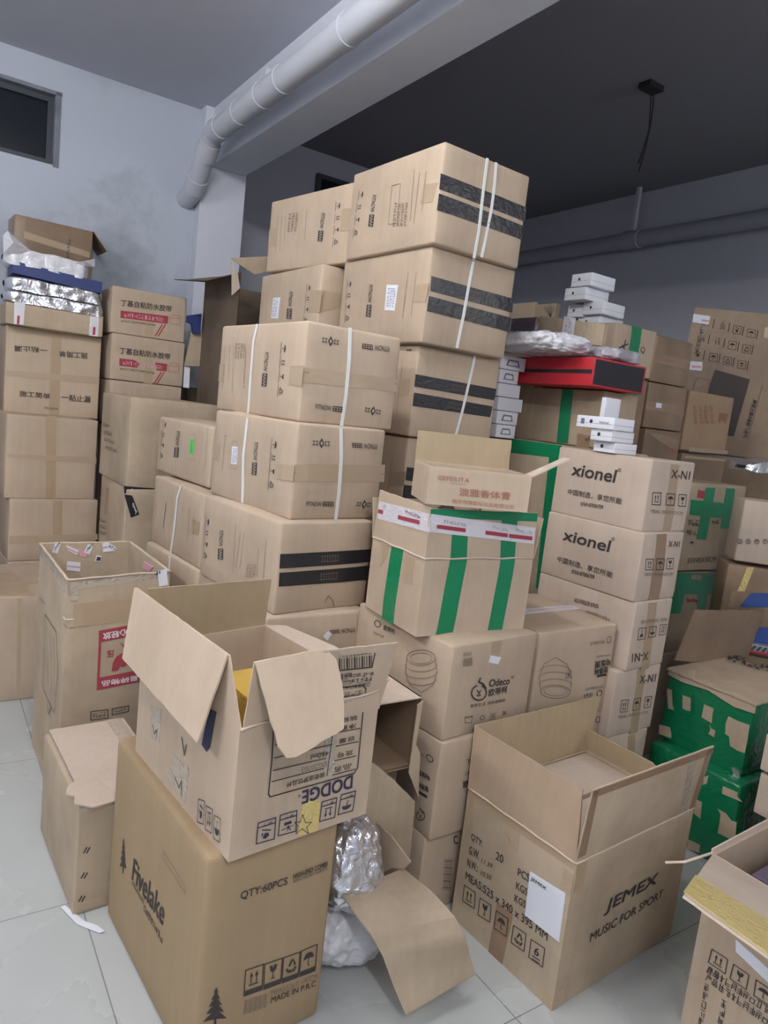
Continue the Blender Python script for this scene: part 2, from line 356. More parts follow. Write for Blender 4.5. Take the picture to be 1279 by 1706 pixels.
BT = {
    'JEM': (0.5445, 1.5425, 0.0003, 0.6543, 0.5244, 0.3692, 0.3957),
    'FIV': (-0.2644, 1.2622, -0.0000, 0.6765, 0.3125, 0.5607, 0.4994),
    'DOD': (-0.2245, 1.2597, 0.4994, 0.7026, 0.3409, 0.5002, 0.2758),
    'X1': (0.8384, 2.2767, 1.1033, 0.6336, 0.2500, 0.3867, 0.2391),
    'X2': (0.8439, 2.2586, 0.8722, 0.6432, 0.2363, 0.4023, 0.2317),
    'X3': (0.8550, 2.2552, 0.6356, 0.6607, 0.2204, 0.4112, 0.2369),
    'X4': (0.8243, 2.2437, 0.4005, 0.6090, 0.2448, 0.4000, 0.2354),
    'F1': (-0.2807, 2.0775, 1.3394, 0.6545, 0.3470, 0.5909, 0.2916),
    'F2': (-0.2729, 2.0296, 1.0538, 0.7255, 0.3365, 0.4981, 0.2856),
    'F3': (-0.2868, 1.9777, 0.7785, 0.7061, 0.3402, 0.4912, 0.2753),
    'G': (0.1235, 1.8507, 0.8040, 0.5386, 0.3835, 0.2884, 0.2177),
    'A': (-0.9569, 2.1338, -0.0000, 0.6312, 0.3209, 0.4715, 0.7837),
    'BX': (-0.6943, 1.6725, -0.0000, 0.6439, 0.2356, 0.4290, 0.3161),
    'L4': (-1.8288, 3.4003, 0.4547, 0.6507, 0.4146, 0.5000, 0.3158),
    'L3': (-1.8605, 3.4057, 0.7699, 0.6590, 0.4231, 0.5000, 0.4138),
    'L2': (-1.9659, 3.5644, 1.1821, 0.5961, 0.4490, 0.5000, 0.4315),
    'X5': (0.8249, 2.2495, 0.1711, 0.5926, 0.2282, 0.4000, 0.2296),
    'X6': (0.8400, 2.2000, -0.0005, 0.6000, 0.2200, 0.4000, 0.1722),
    'T1': (0.0621, 2.4279, 1.9616, 0.6404, 0.4021, 0.5391, 0.3191),
    'T2': (0.0605, 2.4570, 1.6410, 0.6407, 0.4014, 0.5453, 0.3196),
    'T3': (0.0569, 2.5049, 1.3194, 0.6491, 0.4012, 0.5400, 0.3199),
    'T4': (0.0564, 2.5266, 0.9966, 0.6428, 0.3997, 0.5400, 0.3200),
    'T5': (0.0600, 2.5200, 0.6766, 0.6400, 0.4000, 0.5400, 0.3200),
    'T6': (0.0600, 2.5200, 0.3566, 0.6400, 0.4000, 0.5400, 0.3200),
    'T7': (0.0600, 2.5200, 0.0000, 0.6400, 0.4000, 0.5400, 0.3566),
    'T1b': (-0.2614, 2.8896, 1.9568, 0.7633, 0.3600, 0.5675, 0.3052),
    'T2b': (-0.3508, 2.9001, 1.6392, 0.6250, 0.4000, 0.5599, 0.3084),
    'F4': (-0.3011, 1.9476, 0.4785, 0.6174, 0.3473, 0.5500, 0.3000),
    'F5': (-0.3300, 2.1200, 0.0000, 0.6400, 0.3700, 0.5500, 0.4785),
    'F2b': (-0.6377, 2.5133, 1.0538, 0.6919, 0.3700, 0.5000, 0.2213),
    'F3b': (-0.6213, 2.4095, 0.7785, 0.6717, 0.3700, 0.4866, 0.2671),
    'F4b': (-0.6191, 2.3959, 0.4785, 0.7018, 0.3700, 0.4863, 0.3000),
    'O1': (0.2233, 1.8044, 0.5349, 0.6891, 0.3500, 0.4200, 0.2691),
    'O3': (0.2254, 1.7961, 0.2463, 0.6229, 0.3259, 0.4200, 0.2885),
    'O4': (0.2155, 1.8110, -0.0000, 0.6399, 0.3800, 0.4200, 0.2463),
    'O2': (0.5126, 2.0692, 0.4867, 0.6049, 0.3653, 0.3800, 0.3030),
    'O5': (0.5107, 2.0683, 0.2052, 0.6099, 0.3599, 0.3800, 0.2800),
    'O6': (0.5000, 2.0700, -0.0000, 0.6100, 0.3600, 0.3800, 0.2052),
    'L5': (-2.1000, 2.4814, 0.0000, 0.5677, 0.7000, 0.5973, 0.4559),
    'P': (-1.1509, 3.1013, 0.9342, 0.6265, 0.4200, 0.5340, 0.4019),
    'Q': (-1.1505, 3.0987, 0.5309, 0.6000, 0.4200, 0.3200, 0.4000),
    'Q2': (-1.1500, 3.1000, 0.0000, 0.6000, 0.4200, 0.3200, 0.5309),
    'N1': (-1.5245, 3.7496, 1.6460, 0.5680, 0.3855, 0.3000, 0.2368),
    'N2': (-1.5143, 3.7504, 1.4053, 0.5694, 0.3821, 0.3000, 0.2384),
    'N3': (-1.5105, 3.7500, 1.1615, 0.5700, 0.3774, 0.3000, 0.2401),
    'N4': (-1.5000, 3.7500, 0.0002, 0.5700, 0.4000, 0.3000, 1.1611),
    'BG1': (0.8214, 2.8698, 1.3267, 0.6079, 0.2200, 0.5000, 0.2470),
    'BG2': (0.7402, 2.7000, 0.7215, 0.5984, 0.3800, 0.6200, 0.6200),
    'BG3': (0.7400, 2.7000, -0.0000, 0.6000, 0.3800, 0.6000, 0.7215),
    'B1': (0.9195, 3.1799, 1.6806, 0.5971, 0.2835, 0.4200, 0.2135),
    'B2': (0.9286, 3.1801, 1.3713, 0.6004, 0.2603, 0.4200, 0.3000),
    'B3': (0.9200, 3.1800, -0.0000, 0.6000, 0.2600, 0.4200, 1.3713),
    'C1': (1.1548, 3.3349, 1.6736, 0.6057, 0.2869, 0.4000, 0.2095),
    'C2': (1.1570, 3.3350, 1.4596, 0.6005, 0.2968, 0.4000, 0.2095),
    'C3': (1.1730, 3.3350, 1.2048, 0.6002, 0.2794, 0.4000, 0.2500),
    'C4': (1.1500, 3.3350, 0.0000, 0.6000, 0.3000, 0.4000, 1.2048),
    'D1': (1.4345, 3.5500, 1.3733, 0.5975, 0.3917, 0.4000, 0.2952),
    'D2': (1.4498, 3.5500, 0.9584, 0.6000, 0.3857, 0.4000, 0.4000),
    'D3': (1.4300, 3.5500, 0.0000, 0.6000, 0.3500, 0.4000, 0.9584),
    'G2': (1.2314, 2.9702, 0.8555, 0.5980, 0.5005, 0.2700, 0.3874),
    'G3': (1.2026, 2.9698, 0.4760, 0.5964, 0.4995, 0.2700, 0.3700),
    'G4': (1.2200, 2.9700, -0.0000, 0.6000, 0.5000, 0.2700, 0.4760),
    'H1': (1.4657, 2.8903, 0.9501, -0.1998, 0.5000, 0.1700, 0.2558),
    'H2': (1.4448, 2.8897, 0.5631, -0.2000, 0.5500, 0.1700, 0.3700),
    'H3': (1.4300, 2.8900, -0.0000, -0.2000, 0.5500, 0.1700, 0.5631),
    'J': (1.3002, 2.2536, 0.3116, 0.6163, 0.4000, 0.3215, 0.2626),
    'K': (1.2740, 2.1968, 0.0019, 0.6145, 0.4000, 0.3429, 0.3072),
    'M': (1.1039, 1.2343, -0.0000, 0.6324, 0.5000, 0.4000, 0.4500),
    'L1': (-1.9357, 3.4997, 1.6152, 0.6235, 0.4521, 0.3000, 0.1039),
    'L0': (-2.1012, 3.8500, 1.6135, 0.7193, 0.3933, 0.3000, 0.5889),
    'L6': (-1.8300, 3.4000, -0.0000, 0.6500, 0.4200, 0.5000, 0.4547),
    'GE': (0.1069, 1.8298, 1.1726, 0.1992, 0.2820, 0.1800, 0.0990),
}
def body(B, mat, name='body', n=9):
    """closed carton: rounded edges, sides that bulge and sag a little"""
    def axis(L):
        r = B.rnd; k = max(4, int(L / .05)); return [0, r * .35, r] + [r + (L - 2 * r) * i / k for i in range(1, k)] + [L - r, L - r * .35, L]
    ax, ay, az = axis(B.a), axis(B.b), axis(B.h); idx = {}; m_ = MB()
    def vid(i, j, k):
        if (i, j, k) in idx: return idx[i, j, k]
        p = np.array([ax[i], ay[j], az[k]]); D = np.array([B.a, B.b, B.h]); q = np.clip(p, B.rnd, D - B.rnd); d = p - q; l = np.linalg.norm(d)
        p2 = q + d / l * B.rnd if l > 1e-9 else p
        x, y, z = p2 / D; nn = B.R * d[0] + B.L * d[1] + Z * d[2]; nn = nn / (np.linalg.norm(nn) + 1e-9)
        idx[i, j, k] = len(m_.v); m_.v.append(B.tri(x, y, z) + nn * B.disp(*(p / D))); return idx[i, j, k]
    I, J, K = len(ax) - 1, len(ay) - 1, len(az) - 1
    for i in range(I):
        for j in range(J):
            m_.f.append([vid(i, j, 0), vid(i, j + 1, 0), vid(i + 1, j + 1, 0), vid(i + 1, j, 0)]); m_.f.append([vid(i, j, K), vid(i + 1, j, K), vid(i + 1, j + 1, K), vid(i, j + 1, K)])
    for i in range(I):
        for k in range(K):
            m_.f.append([vid(i, 0, k), vid(i + 1, 0, k), vid(i + 1, 0, k + 1), vid(i, 0, k + 1)]); m_.f.append([vid(i, J, k), vid(i, J, k + 1), vid(i + 1, J, k + 1), vid(i + 1, J, k)])
    for j in range(J):
        for k in range(K):
            m_.f.append([vid(0, j, k), vid(0, j, k + 1), vid(0, j + 1, k + 1), vid(0, j + 1, k)]); m_.f.append([vid(I, j, k), vid(I, j + 1, k), vid(I, j + 1, k + 1), vid(I, j, k + 1)])
    return m_.build(name, mat, B.root, smooth=True)
def shell(B, mat, skip=(), name='body', t=.005):
    """open-topped carton with walls of real board thickness"""
    m_ = MB(); n = 10
    fl = {'R': False, 'L': False, 'RB': True, 'LB': True, 'B': True}
    def inn(f, u, v):
        x, y, z = B.st(f, u, v); D = (t / B.a, t / B.b, t / B.h)
        x = D[0] + (1 - 2 * D[0]) * x; y = D[1] + (1 - 2 * D[1]) * y; z = D[2] + (1 - D[2]) * z
        return B.tri(x, y, z)
    def out(f, u, v):
        x, y, z = B.st(f, u, v); return B.tri(x, y, z) + B.nrm(f) * (B.disp(x, y, z) if f != 'B' else 0)
    for f in ('R', 'L', 'RB', 'LB', 'B'):
        if f in skip: continue
        m_.grid(lambda u, v, f=f: out(f, u, v), n, n, fl[f]); m_.grid(lambda u, v, f=f: inn(f, u, v), n, n, not fl[f])
        if f != 'B': m_.grid(lambda u, v, f=f: out(f, u, 1) * (1 - v) + inn(f, u, 1) * v, n, 1, fl[f])
    return m_.build(name, mat, B.root)
HINGE = {'R': ((0, 0), (1, 0)), 'L': ((0, 1), (0, 0)), 'RB': ((0, 1), (1, 1)), 'LB': ((1, 1), (1, 0))}
def flap(B, side, phi, pts, mat, name='flap', t=.004, wob=.002, top=1, parent=None):
    """flap hinged on a top edge, phi degrees outward from upright; pts: photo pixels (tuples) or [along 0..1, metres out]"""
    (i0, j0), (i1, j1) = HINGE[side]; A = B.c[i0, j0, top]; C = B.c[i1, j1, top]; n = B.nrm(side); ph = math.radians(phi)
    d = Z * math.cos(ph) + n * math.sin(ph); ex = (C - A); L = np.linalg.norm(ex)
    S = Plane(A, ex, d, B); q = []
    for p in pts: q.append(S.at(S.px(p), 0) if isinstance(p, tuple) else A + ex * p[0] + d * p[1])
    S.obj = slab(name, q, t, mat, parent or B.root, n=S.n, wob=wob)
    return S
SEEDN = [0]
def carton(key, label, mat=None, name='cardboard_box', cat='box', group=None, opened=False, skip=(), bulge=.005, warp=None, rnd=.006, **over):
    x, y, z, th, a, b, h = BT[key]
    d = dict(x=x, y=y, z=z, th=th, a=a, b=b, h=h); d.update(over); SEEDN[0] += 1
    N = np.array([d['x'], d['y'], d['z']]); R = np.array([math.cos(d['th']), math.sin(d['th']), 0]); L = np.array([-R[1], R[0], 0])
    c = N + R * d['a'] / 2 + L * d['b'] / 2
    root = tag(empty(name, c, d['th']), label, cat, group)
    B = Box(key, root, N, d['th'], d['a'], d['b'], d['h'], bulge=bulge, seed=SEEDN[0] * 1.37, warp=warp, rnd=rnd)
    (shell(B, mat or KR, skip) if opened else body(B, mat or KR))
    return B

def creases(B, sides, mat=None, z=None, r=.0028):
    """crushed fold ridge where raised flaps leave the walls"""
    for f in sides:
        (i0, j0), (i1, j1) = HINGE[f]; a, b = B.c[i0, j0, 1], B.c[i1, j1, 1]; n = B.nrm(f); pts = []
        for k in range(17):
            p = a + (b - a) * k / 16; q = p + n * (.0015 + .0015 * nz(p, B.seed, 30)); q = q + Z * ((z or 0) + .003 * nz(p, B.seed + 2, 18)); pts.append(q)
        m_ = MB(); m_.tube(pts, r, 6); m_.build('fold_ridge', mat or KR_L, B.root, smooth=True)

# ------------------------------------------------------------------ the room
VW, UW, HC, U0, V0 = 4.62, 4.85, 3.1, -3.0, -2.6
def struct(name, o): return tag(o, kind='structure')
def wallbox(name, u0, u1, v0, v1, z0, z1, mat):
    m_ = MB(); m_.box(uv(u0, v0, z0), U * (u1 - u0), V * (v1 - v0), Z * (z1 - z0)); return tag(m_.build(name, mat, yaw=TH), kind='structure')
# floor: 0.83 m glazed tiles with dark joints
mt, nt, p = nodes('glazed_tiles'); N_ = nt.nodes
tc = N_.new('ShaderNodeTexCoord'); mp = N_.new('ShaderNodeMapping'); lk(nt, tc.outputs['Object'], mp.inputs[0])
br = N_.new('ShaderNodeTexBrick'); br.offset = 0; br.squash = 1
for k, v_ in (('Scale', 1.0), ('Mortar Size', .0016), ('Mortar Smooth', .1), ('Bias', 0), ('Brick Width', .83), ('Row Height', .83)): br.inputs[k].default_value = v_
br.inputs['Color1'].default_value = (.47, .49, .475, 1); br.inputs['Color2'].default_value = (.455, .475, .46, 1); br.inputs['Mortar'].default_value = (.22, .22, .22, 1)
lk(nt, mp.outputs[0], br.inputs['Vector'])
n = N_.new('ShaderNodeTexNoise'); n.inputs['Scale'].default_value = 2.2; n.inputs['Detail'].default_value = 8; lk(nt, tc.outputs['Object'], n.inputs['Vector'])
rm = N_.new('ShaderNodeMapRange'); rm.inputs[1].default_value = .35; rm.inputs[2].default_value = .75; rm.inputs[3].default_value = 1.0; rm.inputs[4].default_value = .9; lk(nt, n.outputs['Fac'], rm.inputs[0])
vm = N_.new('ShaderNodeVectorMath'); vm.operation = 'SCALE'; lk(nt, br.outputs['Color'], vm.inputs[0]); lk(nt, rm.outputs[0], vm.inputs['Scale']); lk(nt, vm.outputs[0], p.inputs['Base Color'])
rr = N_.new('ShaderNodeMapRange'); rr.inputs[3].default_value = .16; rr.inputs[4].default_value = .38; lk(nt, n.outputs['Fac'], rr.inputs[0]); lk(nt, rr.outputs[0], p.inputs['Roughness'])
# stained plaster for the back wall
ms, nt, p = nodes('stained_plaster'); N_ = nt.nodes; tc = N_.new('ShaderNodeTexCoord')
n = N_.new('ShaderNodeTexNoise'); n.inputs['Scale'].default_value = .9; n.inputs['Detail'].default_value = 9; n.inputs['Roughness'].default_value = .62; n.inputs['Distortion'].default_value = .6; lk(nt, tc.outputs['Object'], n.inputs['Vector'])
cr = N_.new('ShaderNodeValToRGB'); cr.color_ramp.elements[0].position = .33; cr.color_ramp.elements[0].color = (.27, .30, .335, 1); cr.color_ramp.elements[1].position = .5; cr.color_ramp.elements[1].color = (.47, .51, .585, 1)
lk(nt, n.outputs['Fac'], cr.inputs[0]); lk(nt, cr.outputs[0], p.inputs['Base Color']); p.inputs['Roughness'].default_value = .9
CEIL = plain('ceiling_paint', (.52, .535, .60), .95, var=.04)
DKCEIL = plain('shaded_bay_ceiling', (.24, .24, .265), .95, var=.04)  # ceiling colour darkened to carry the shade behind the beam
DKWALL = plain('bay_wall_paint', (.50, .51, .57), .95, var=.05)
m_ = MB(); m_.box(uv(U0 - .2, V0 - .2, -.1), U * (UW - U0 + .4), V * (5.38 - V0 + .4), Z * .1)
fl = mesh('floor', m_.v, m_.f, mt, origin=tuple(uv(.388, 1.83 - .83 * 0, 0)), yaw=TH); tag(fl, kind='structure')
HB = 3.363; VB = 5.38
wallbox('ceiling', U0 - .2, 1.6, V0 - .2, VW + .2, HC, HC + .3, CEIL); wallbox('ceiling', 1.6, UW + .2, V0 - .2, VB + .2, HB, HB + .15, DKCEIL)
WU0, WU1, WZ0, WZ1 = -.45, .62, 2.555, 2.93
m_ = MB()
for (a, b, c, d) in ((U0 - .2, WU0, 0, HC), (WU1, 1.43, 0, HC), (WU0, WU1, 0, WZ0), (WU0, WU1, WZ1, HC)): m_.box(uv(a, VW, c), U * (b - a), V * .2, Z * (d - c))
tag(m_.build('wall_back', ms, yaw=TH), kind='structure')
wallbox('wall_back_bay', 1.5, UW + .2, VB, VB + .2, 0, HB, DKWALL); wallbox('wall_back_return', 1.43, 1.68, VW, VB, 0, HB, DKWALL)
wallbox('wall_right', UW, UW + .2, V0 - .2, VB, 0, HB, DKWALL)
wallbox('wall_left', U0 - .2, U0, V0 - .2, VW, 0, HC, PLASTER)
wallbox('wall_front', U0, UW, V0 - .2, V0, 0, HB, PLASTER)
wallbox('trim_1', 1.48, 1.70, V0, VW, 2.76, HB, PLASTER)      # beam
wallbox('trim_2', 1.43, 1.715, 4.52, VW, 0, HC, PLASTER)      # column
# windows
FRM = plain('dark_window_frame', (.035, .045, .06), .5); GLS = plain('dark_glass', (.012, .016, .022), .12)
def window(name, u0, u1, z0, z1, v, depth, f=.035, mull=()):
    m_ = MB()
    for a, b, c, d in ((u0, u1, z0, z0 + f), (u0, u1, z1 - f, z1), (u0, u0 + f, z0 + f, z1 - f), (u1 - f, u1, z0 + f, z1 - f)) + tuple((x, x + f * .8, z0 + f, z1 - f) for x in mull): m_.box(uv(a, v, c), U * (b - a), V * depth, Z * (d - c))
    o = tag(m_.build(name, FRM, yaw=TH), kind='structure')
    g = MB(); g.box(uv(u0 + f, v + depth * .5, z0 + f), U * (u1 - u0 - 2 * f), V * .006, Z * (z1 - z0 - 2 * f)); g.build('pane', GLS, o); return o
w1 = window('window_1', WU0, WU1, WZ0, WZ1, VW + .05, .05, mull=(.0,))
m_ = MB(); m_.box(uv(WU1 - .004, VW - .004, WZ0 - .01), U * .03, V * .055, Z * (WZ1 - WZ0 + .02)); m_.box(uv(WU0, VW - .004, WZ1 - .006), U * (WU1 - WU0 + .03), V * .055, Z * .02); m_.build('chipped_reveal', plain('torn_sealant', (.20, .22, .26), .9, var=.5, bump=.8), w1)
window('window_2', 2.62, 3.3, 2.85, 3.2, VB - .03, .028)

# ------------------------------------------------------------------ pipes and wires
def pipe(name, label, pts, r, coup, br=(), mat=PIPE):
    m_ = MB(); m_.tube(pts, r, 22); o = m_.build(name, mat, smooth=True, sharp=50); tag(o, label, 'pipe')
    for a, b, k in coup:
        a = np.array(a); b = np.array(b); m_ = MB(); m_.tube([a, b], r * k, 22); m_.build('coupling', mat, o, smooth=True, sharp=40)
    return o
def arc(a, c, b, k=6):
    a, b, c = map(np.array, (a, b, c)); return [a * (1 - t) ** 2 + 2 * c * t * (1 - t) + b * t * t for t in [i / k for i in range(k + 1)]]
pu_, pz, pr = 1.36, 2.825, .058
J1 = uv(pu_, 4.15, pz); E1 = hv((321, 322), 4.5); W1 = hv((305, 334), 4.66); sd = (E1 - J1) / np.linalg.norm(E1 - J1)
pp = [uv(pu_, V0 + .02, pz)] + arc(uv(pu_, 4.08, pz), J1, J1 + sd * .07, 4) + arc(E1 - sd * .05, E1 + sd * .02, W1, 6)
o = pipe('drain_pipe', 'thick white drain pipe running along the beam and elbowing down into the back wall', pp, pr,
         [(uv(pu_, 3.73, pz), uv(pu_, 3.79, pz), 1.07), (uv(pu_, 3.44, pz), uv(pu_, 3.53, pz), 1.07), (uv(pu_, 3.21, pz), uv(pu_, 3.225, pz), 1.07), (uv(pu_, 2.62, pz), uv(pu_, 2.68, pz), 1.07), (uv(pu_, 4.0, pz), uv(pu_, 4.09, pz), 1.09), (J1 + sd * .05, J1 + sd * .16, 1.09), (E1 - sd * .12, E1 - sd * .03, 1.1)])
m_ = MB(); m_.box(uv(pu_ - .03, 3.36, pz + pr * .8), U * (1.48 - pu_ + .03), V * .035, Z * .04); m_.box(uv(pu_ - .035, 3.35, pz + pr * .6), U * .07, V * .055, Z * .035); m_.build('bracket', PIPE, o)
zc = 2.96; q = [uv(UW - .12, v_, zc) for v_ in (V0 + .05, 0, 2.4, 3.3, VB - .02)]
o = pipe('drain_pipe', 'long shade-darkened drain pipe running along the shaded right wall', q, .062, [(uv(UW - .12, 3.85, zc), uv(UW - .12, 4.0, zc), 1.18)], mat=plain('shaded_pipe', (.33, .34, .39), .6))  # pipe paint darkened to stand for the bay's shade
m_ = MB(); m_.box(uv(UW - .135, 3.92, zc + .05), U * .03, V * .03, Z * (HB - zc - .05)); m_.build('hanger', PIPE, o)
# ceiling point with loose wires
c = hz((1085, 141), HB); 
wr = tag(empty('ceiling_wires', c, TH), 'pair of loose black wires dangling from a ceiling box in the dark bay', 'wire')
m_ = MB(); m_.box(c - U * .06 - V * .04 - Z * .03, U * .12, V * .08, Z * .03); m_.build('junction_box', DARK, wr)
for k, pxs in enumerate(([(1083, 145), (1084, 170), (1081, 215), (1071, 250), (1063, 272)], [(1089, 145), (1088, 175), (1083, 210), (1074, 250), (1064, 285)])):
    w_ = [hit(p_, V, c @ V) for p_ in pxs]; m_ = MB(); m_.tube(w_, .004, 6); m_.build('wire', DARK, wr)
# lamp housings out of view; the last two go with the added lights
for (u_, v_, z_, pw), w_ in zip(LAMPS, ('over the middle of the stacks', 'behind the camera', 'added to brighten the left-facing sides', 'added to brighten the dark bay')):
    zc_ = z_ + .07 + .05
    m_ = MB(); m_.box(uv(u_ - .03, v_ - .62, zc_ - .05), U * .06, V * 1.24, Z * .05); tag(m_.build('ceiling_lamp', WHITE, yaw=TH), 'slim white tube lamp fixed under the ceiling, ' + w_, 'lamp')

# ------------------------------------------------------------------ small helpers for the recurring carton prints
def straplike(S, pts, w=.011, off=.004): # ribbon lying on a face, centre line in pixels
    q = [P(S, p) for p in pts]; out = []
    for i, a in enumerate(q):
        d = q[min(i + 1, len(q) - 1)] - q[max(i - 1, 0)]; d = d / np.linalg.norm(d); n = np.array([-d[1], d[0]]) * w / 2
        out.append((S.at(a - n, off), S.at(a + n, off), S.at(a - n, off - .0025), S.at(a + n, off - .0025)))
    return out
def ribbon(name, rows, mat, label, parent=None):
    m_ = MB(); m_.v = [p for r in rows for p in r]
    for i in range(len(rows) - 1):
        a = 4 * i; b = a + 4
        m_.f += [[a, a + 1, b + 1, b], [a + 2, b + 2, b + 3, a + 3], [a, b, b + 2, a + 2], [a + 1, a + 3, b + 3, b + 1]]
    o = m_.build(name, mat, parent)
    if label: tag(o, label, 'strap')
    return o
def fit_side(L, fit, icons, seed=0):
    """FITNOW word reading along the side and a column of handling marks; fit=(top px, bottom px), icons=(top px, bottom px)"""
    (x0, y0), (x1, y1) = fit; w = 6
    text(L, 'FITNOW', (x0 - w / 2, y0), (x0 - w / 2 + (x1 - x0) * .55, y0 + (y1 - y0) * .55), (x0 + w / 2, y0 + .5))
    m0 = (x0 + (x1 - x0) * .62, y0 + (y1 - y0) * .62)
    a, b, d = P(L, (m0[0] - w / 2 - 1, m0[1])), P(L, (x1 - w / 2 - 1, y1)), P(L, (m0[0] + w / 2 + 1, m0[1] + .5))
    inkp(L, [[a, b, b + (d - a), d]]); 
    o_ = .0021; L.owner.inks.setdefault('g', MB())
    for k in range(4):
        s0 = a + (b - a) * (.06 + k * .24); e = (b - a) * .17; g = (d - a)
        inkp(L, [stroke(s0 + g * .25, s0 + g * .75 + e * .3, .002), stroke(s0 + e + g * .3, s0 + e * .6 + g * .8, .002)], 'c', o_)
    (x0, y0), (x1, y1) = icons; g = [P(L, (x0 + (x1 - x0) * t, y0 + (y1 - y0) * t)) for t in (0.05, .35, .65, .95)]
    L.owner.inks.setdefault('k', MB())
    for k, c_ in enumerate(g):
        s = .017; kd = ('umb', 'up', 'glass', 'rec')[k]
        # printed on its side, so that the box stands on its end
        for p_ in ICON[kd]: inkp(L, [[c_ + s * np.array([y - .5, -(x - .5)]) * 1.7 for x, y in p_]])
        inkp(L, [stroke(c_ + np.array([-.02, -.018]), c_ + np.array([-.02, .018]), .002)])

def fit_word(S, p0, p1, p2, box):  # FITNOW with its dark box of characters
    text(S, 'FITNOW', p0, p1, p2, .006)
    inkp(S, [[P(S, p) for p in box]])
    a, b, c_, d = [P(S, p) for p in box]
    for k in range(4):
        f = lambda x, y: (a * (1 - x) + b * x) * (1 - y) + (d * (1 - x) + c_ * x) * y
        x = .06 + k * .235
        inkp(S, [stroke(f(x, .25), f(x + .17, .25), .0016), stroke(f(x, .7), f(x + .17, .7), .0016), stroke(f(x + .08, .2), f(x + .08, .82), .0016)], 'c', .0021)
def emblem(S, p0, p1, h=.02):
    a, b = P(S, p0), P(S, p1); d = b - a; n = np.array([-d[1], d[0]]); n = n / np.linalg.norm(n) * h
    f = lambda x, y: a + d * x + n * y
    inkp(S, [[f(.34, 0), f(.5, .75), f(.66, 0), f(.5, -.75)]]); inkp(S, [[f(.42, 0), f(.5, .35), f(.58, 0), f(.5, -.35)]], 'c', .0021)
    for x in (0, .17, .68, .85): inkp(S, [stroke(f(x, -.25), f(x + .13, -.25), .002), stroke(f(x, .25), f(x + .13, .25), .002), stroke(f(x + .06, -.35), f(x + .06, .35), .002)])
def side_print(L, lines_, seed=1):
    for a, b in lines_: line(L, [a, b], .0016, 'g')
def blacktape(S, q):
    decal(S, q, BLK, 'black_tape', .0012, n=10)
    a, b, c_, d = [np.array(P(S, p)) for p in q]; f = lambda x, y: (a * (1 - x) + b * x) * (1 - y) + (d * (1 - x) + c_ * x) * y
    for k in range(7):
        x = .42 + k * .028; inkp(S, [stroke(f(x, .3), f(x + .02, .3), .0014), stroke(f(x, .7), f(x + .02, .7), .0014), stroke(f(x + .01, .25), f(x + .01, .75), .0014)], 'g', .0022)

GF = 'strapped tall-stacked fitness cartons'
# ------------------------------------------------------------------ tower of cartons with black tape
T1 = carton('T1', 'topmost carton of the tall tower, two white straps over its black-taped end', rnd=.008)
R, L = T1.face('R'), T1.face('L')
blacktape(R, [(734, 289), (876, 345.5), (874, 369.5), (731.5, 315)]); blacktape(R, [(731, 322.5), (872.5, 377), (868.5, 399.5), (727.5, 350)])
fit_side(L, ((624.5, 325), (619, 377.6)), ((604, 321), (594.5, 391)))
side_print(L, [((711, 286), (704, 352)), ((700, 288), (690, 372)), ((691, 283), (684, 368)), ((654, 310), (648, 374)), ((668, 306), (662, 372)), ((654, 310), (668, 306)), ((648, 374), (662, 372))])
for k in range(4): glyphs(L, 9, (676 - 6 * k, 338), (673 - 6 * k, 378), (680 - 6 * k, 338), seed=k)
decal(L, [(707, 308), (730, 304), (720.5, 337), (699.5, 340)], TANL); flush(T1)
T1b = carton('T1b', 'carton on the tower’s top row, left of the topmost one and slightly lower', rnd=.008)
L = T1b.face('L'); fit_side(L, ((539, 355), (533.5, 402)), ((565, 340), (560, 406)))
side_print(L, [((463, 361), (460, 423)), ((470, 360), (468, 420)), ((477, 361), (475, 405)), ((512, 350), (509, 400))])
for k in range(3): glyphs(L, 8, (482 + 6 * k, 356 - k), (480 + 6 * k, 388 - k), (486 + 6 * k, 356 - k), seed=k)
decal(L, [(570, 348), (590.5, 346), (584, 384), (566, 386)], TANL); decal(L, [(448.5, 383), (460.5, 381), (459, 411), (447, 412)], TANL); flush(T1b)
T2 = carton('T2', 'second carton down the tall tower, white label left of its black-taped end', rnd=.008)
R, L = T2.face('R'), T2.face('L')
blacktape(R, [(718.3, 460), (854.5, 498), (852.5, 521), (716.4, 484.5)]); blacktape(R, [(714.3, 493), (851.5, 530), (848, 553.5), (710.8, 518)])
fit_side(L, ((620, 475), (614.4, 527.7)), ((585, 471), (579.5, 533)))
decal(L, [(645.5, 475), (664, 475), (658, 518), (642, 517)], PAPER, 'shipping_label', .0014)
for k in range(3): glyphs(L, 8, (648 + 4.5 * k, 480), (645 + 4.5 * k, 512), (651.5 + 4.5 * k, 480), 'b', seed=k)
side_print(L, [((681, 454), (672, 529)), ((694.5, 453), (686, 527.5)), ((676, 490), (672, 530))])
decal(L, [(694, 475), (714.6, 472), (708, 504), (689.5, 504)], TANL); flush(T2)
T2b = carton('T2b', 'carton with a small white label, second row of the tower, behind the strapped carton', rnd=.008)
L = T2b.face('L'); decal(L, [(456, 496.5), (467, 495.5), (463.5, 531), (452.5, 530)], PAPER, 'shipping_label', .0014)
glyphs(L, 8, (457, 499), (454, 528), (460, 499), 'b'); glyphs(L, 8, (461, 499), (458, 528), (464, 499), 'b', 3)
fit_side(L, ((485.5, 486), (482, 531)), ((516, 477), (509, 536))); side_print(L, [((439, 486), (436, 540)), ((446, 486), (443, 540))])
decal(L, [(518, 484.5), (537, 483), (532.5, 520), (511, 521)], TANL); decal(T2b.face('R'), [(537, 483), (568, 490), (566, 512), (533, 520)], TANL); flush(T2b)
T3 = carton('T3', 'third carton down the tall tower, a single white strap over its black-taped end', rnd=.008)
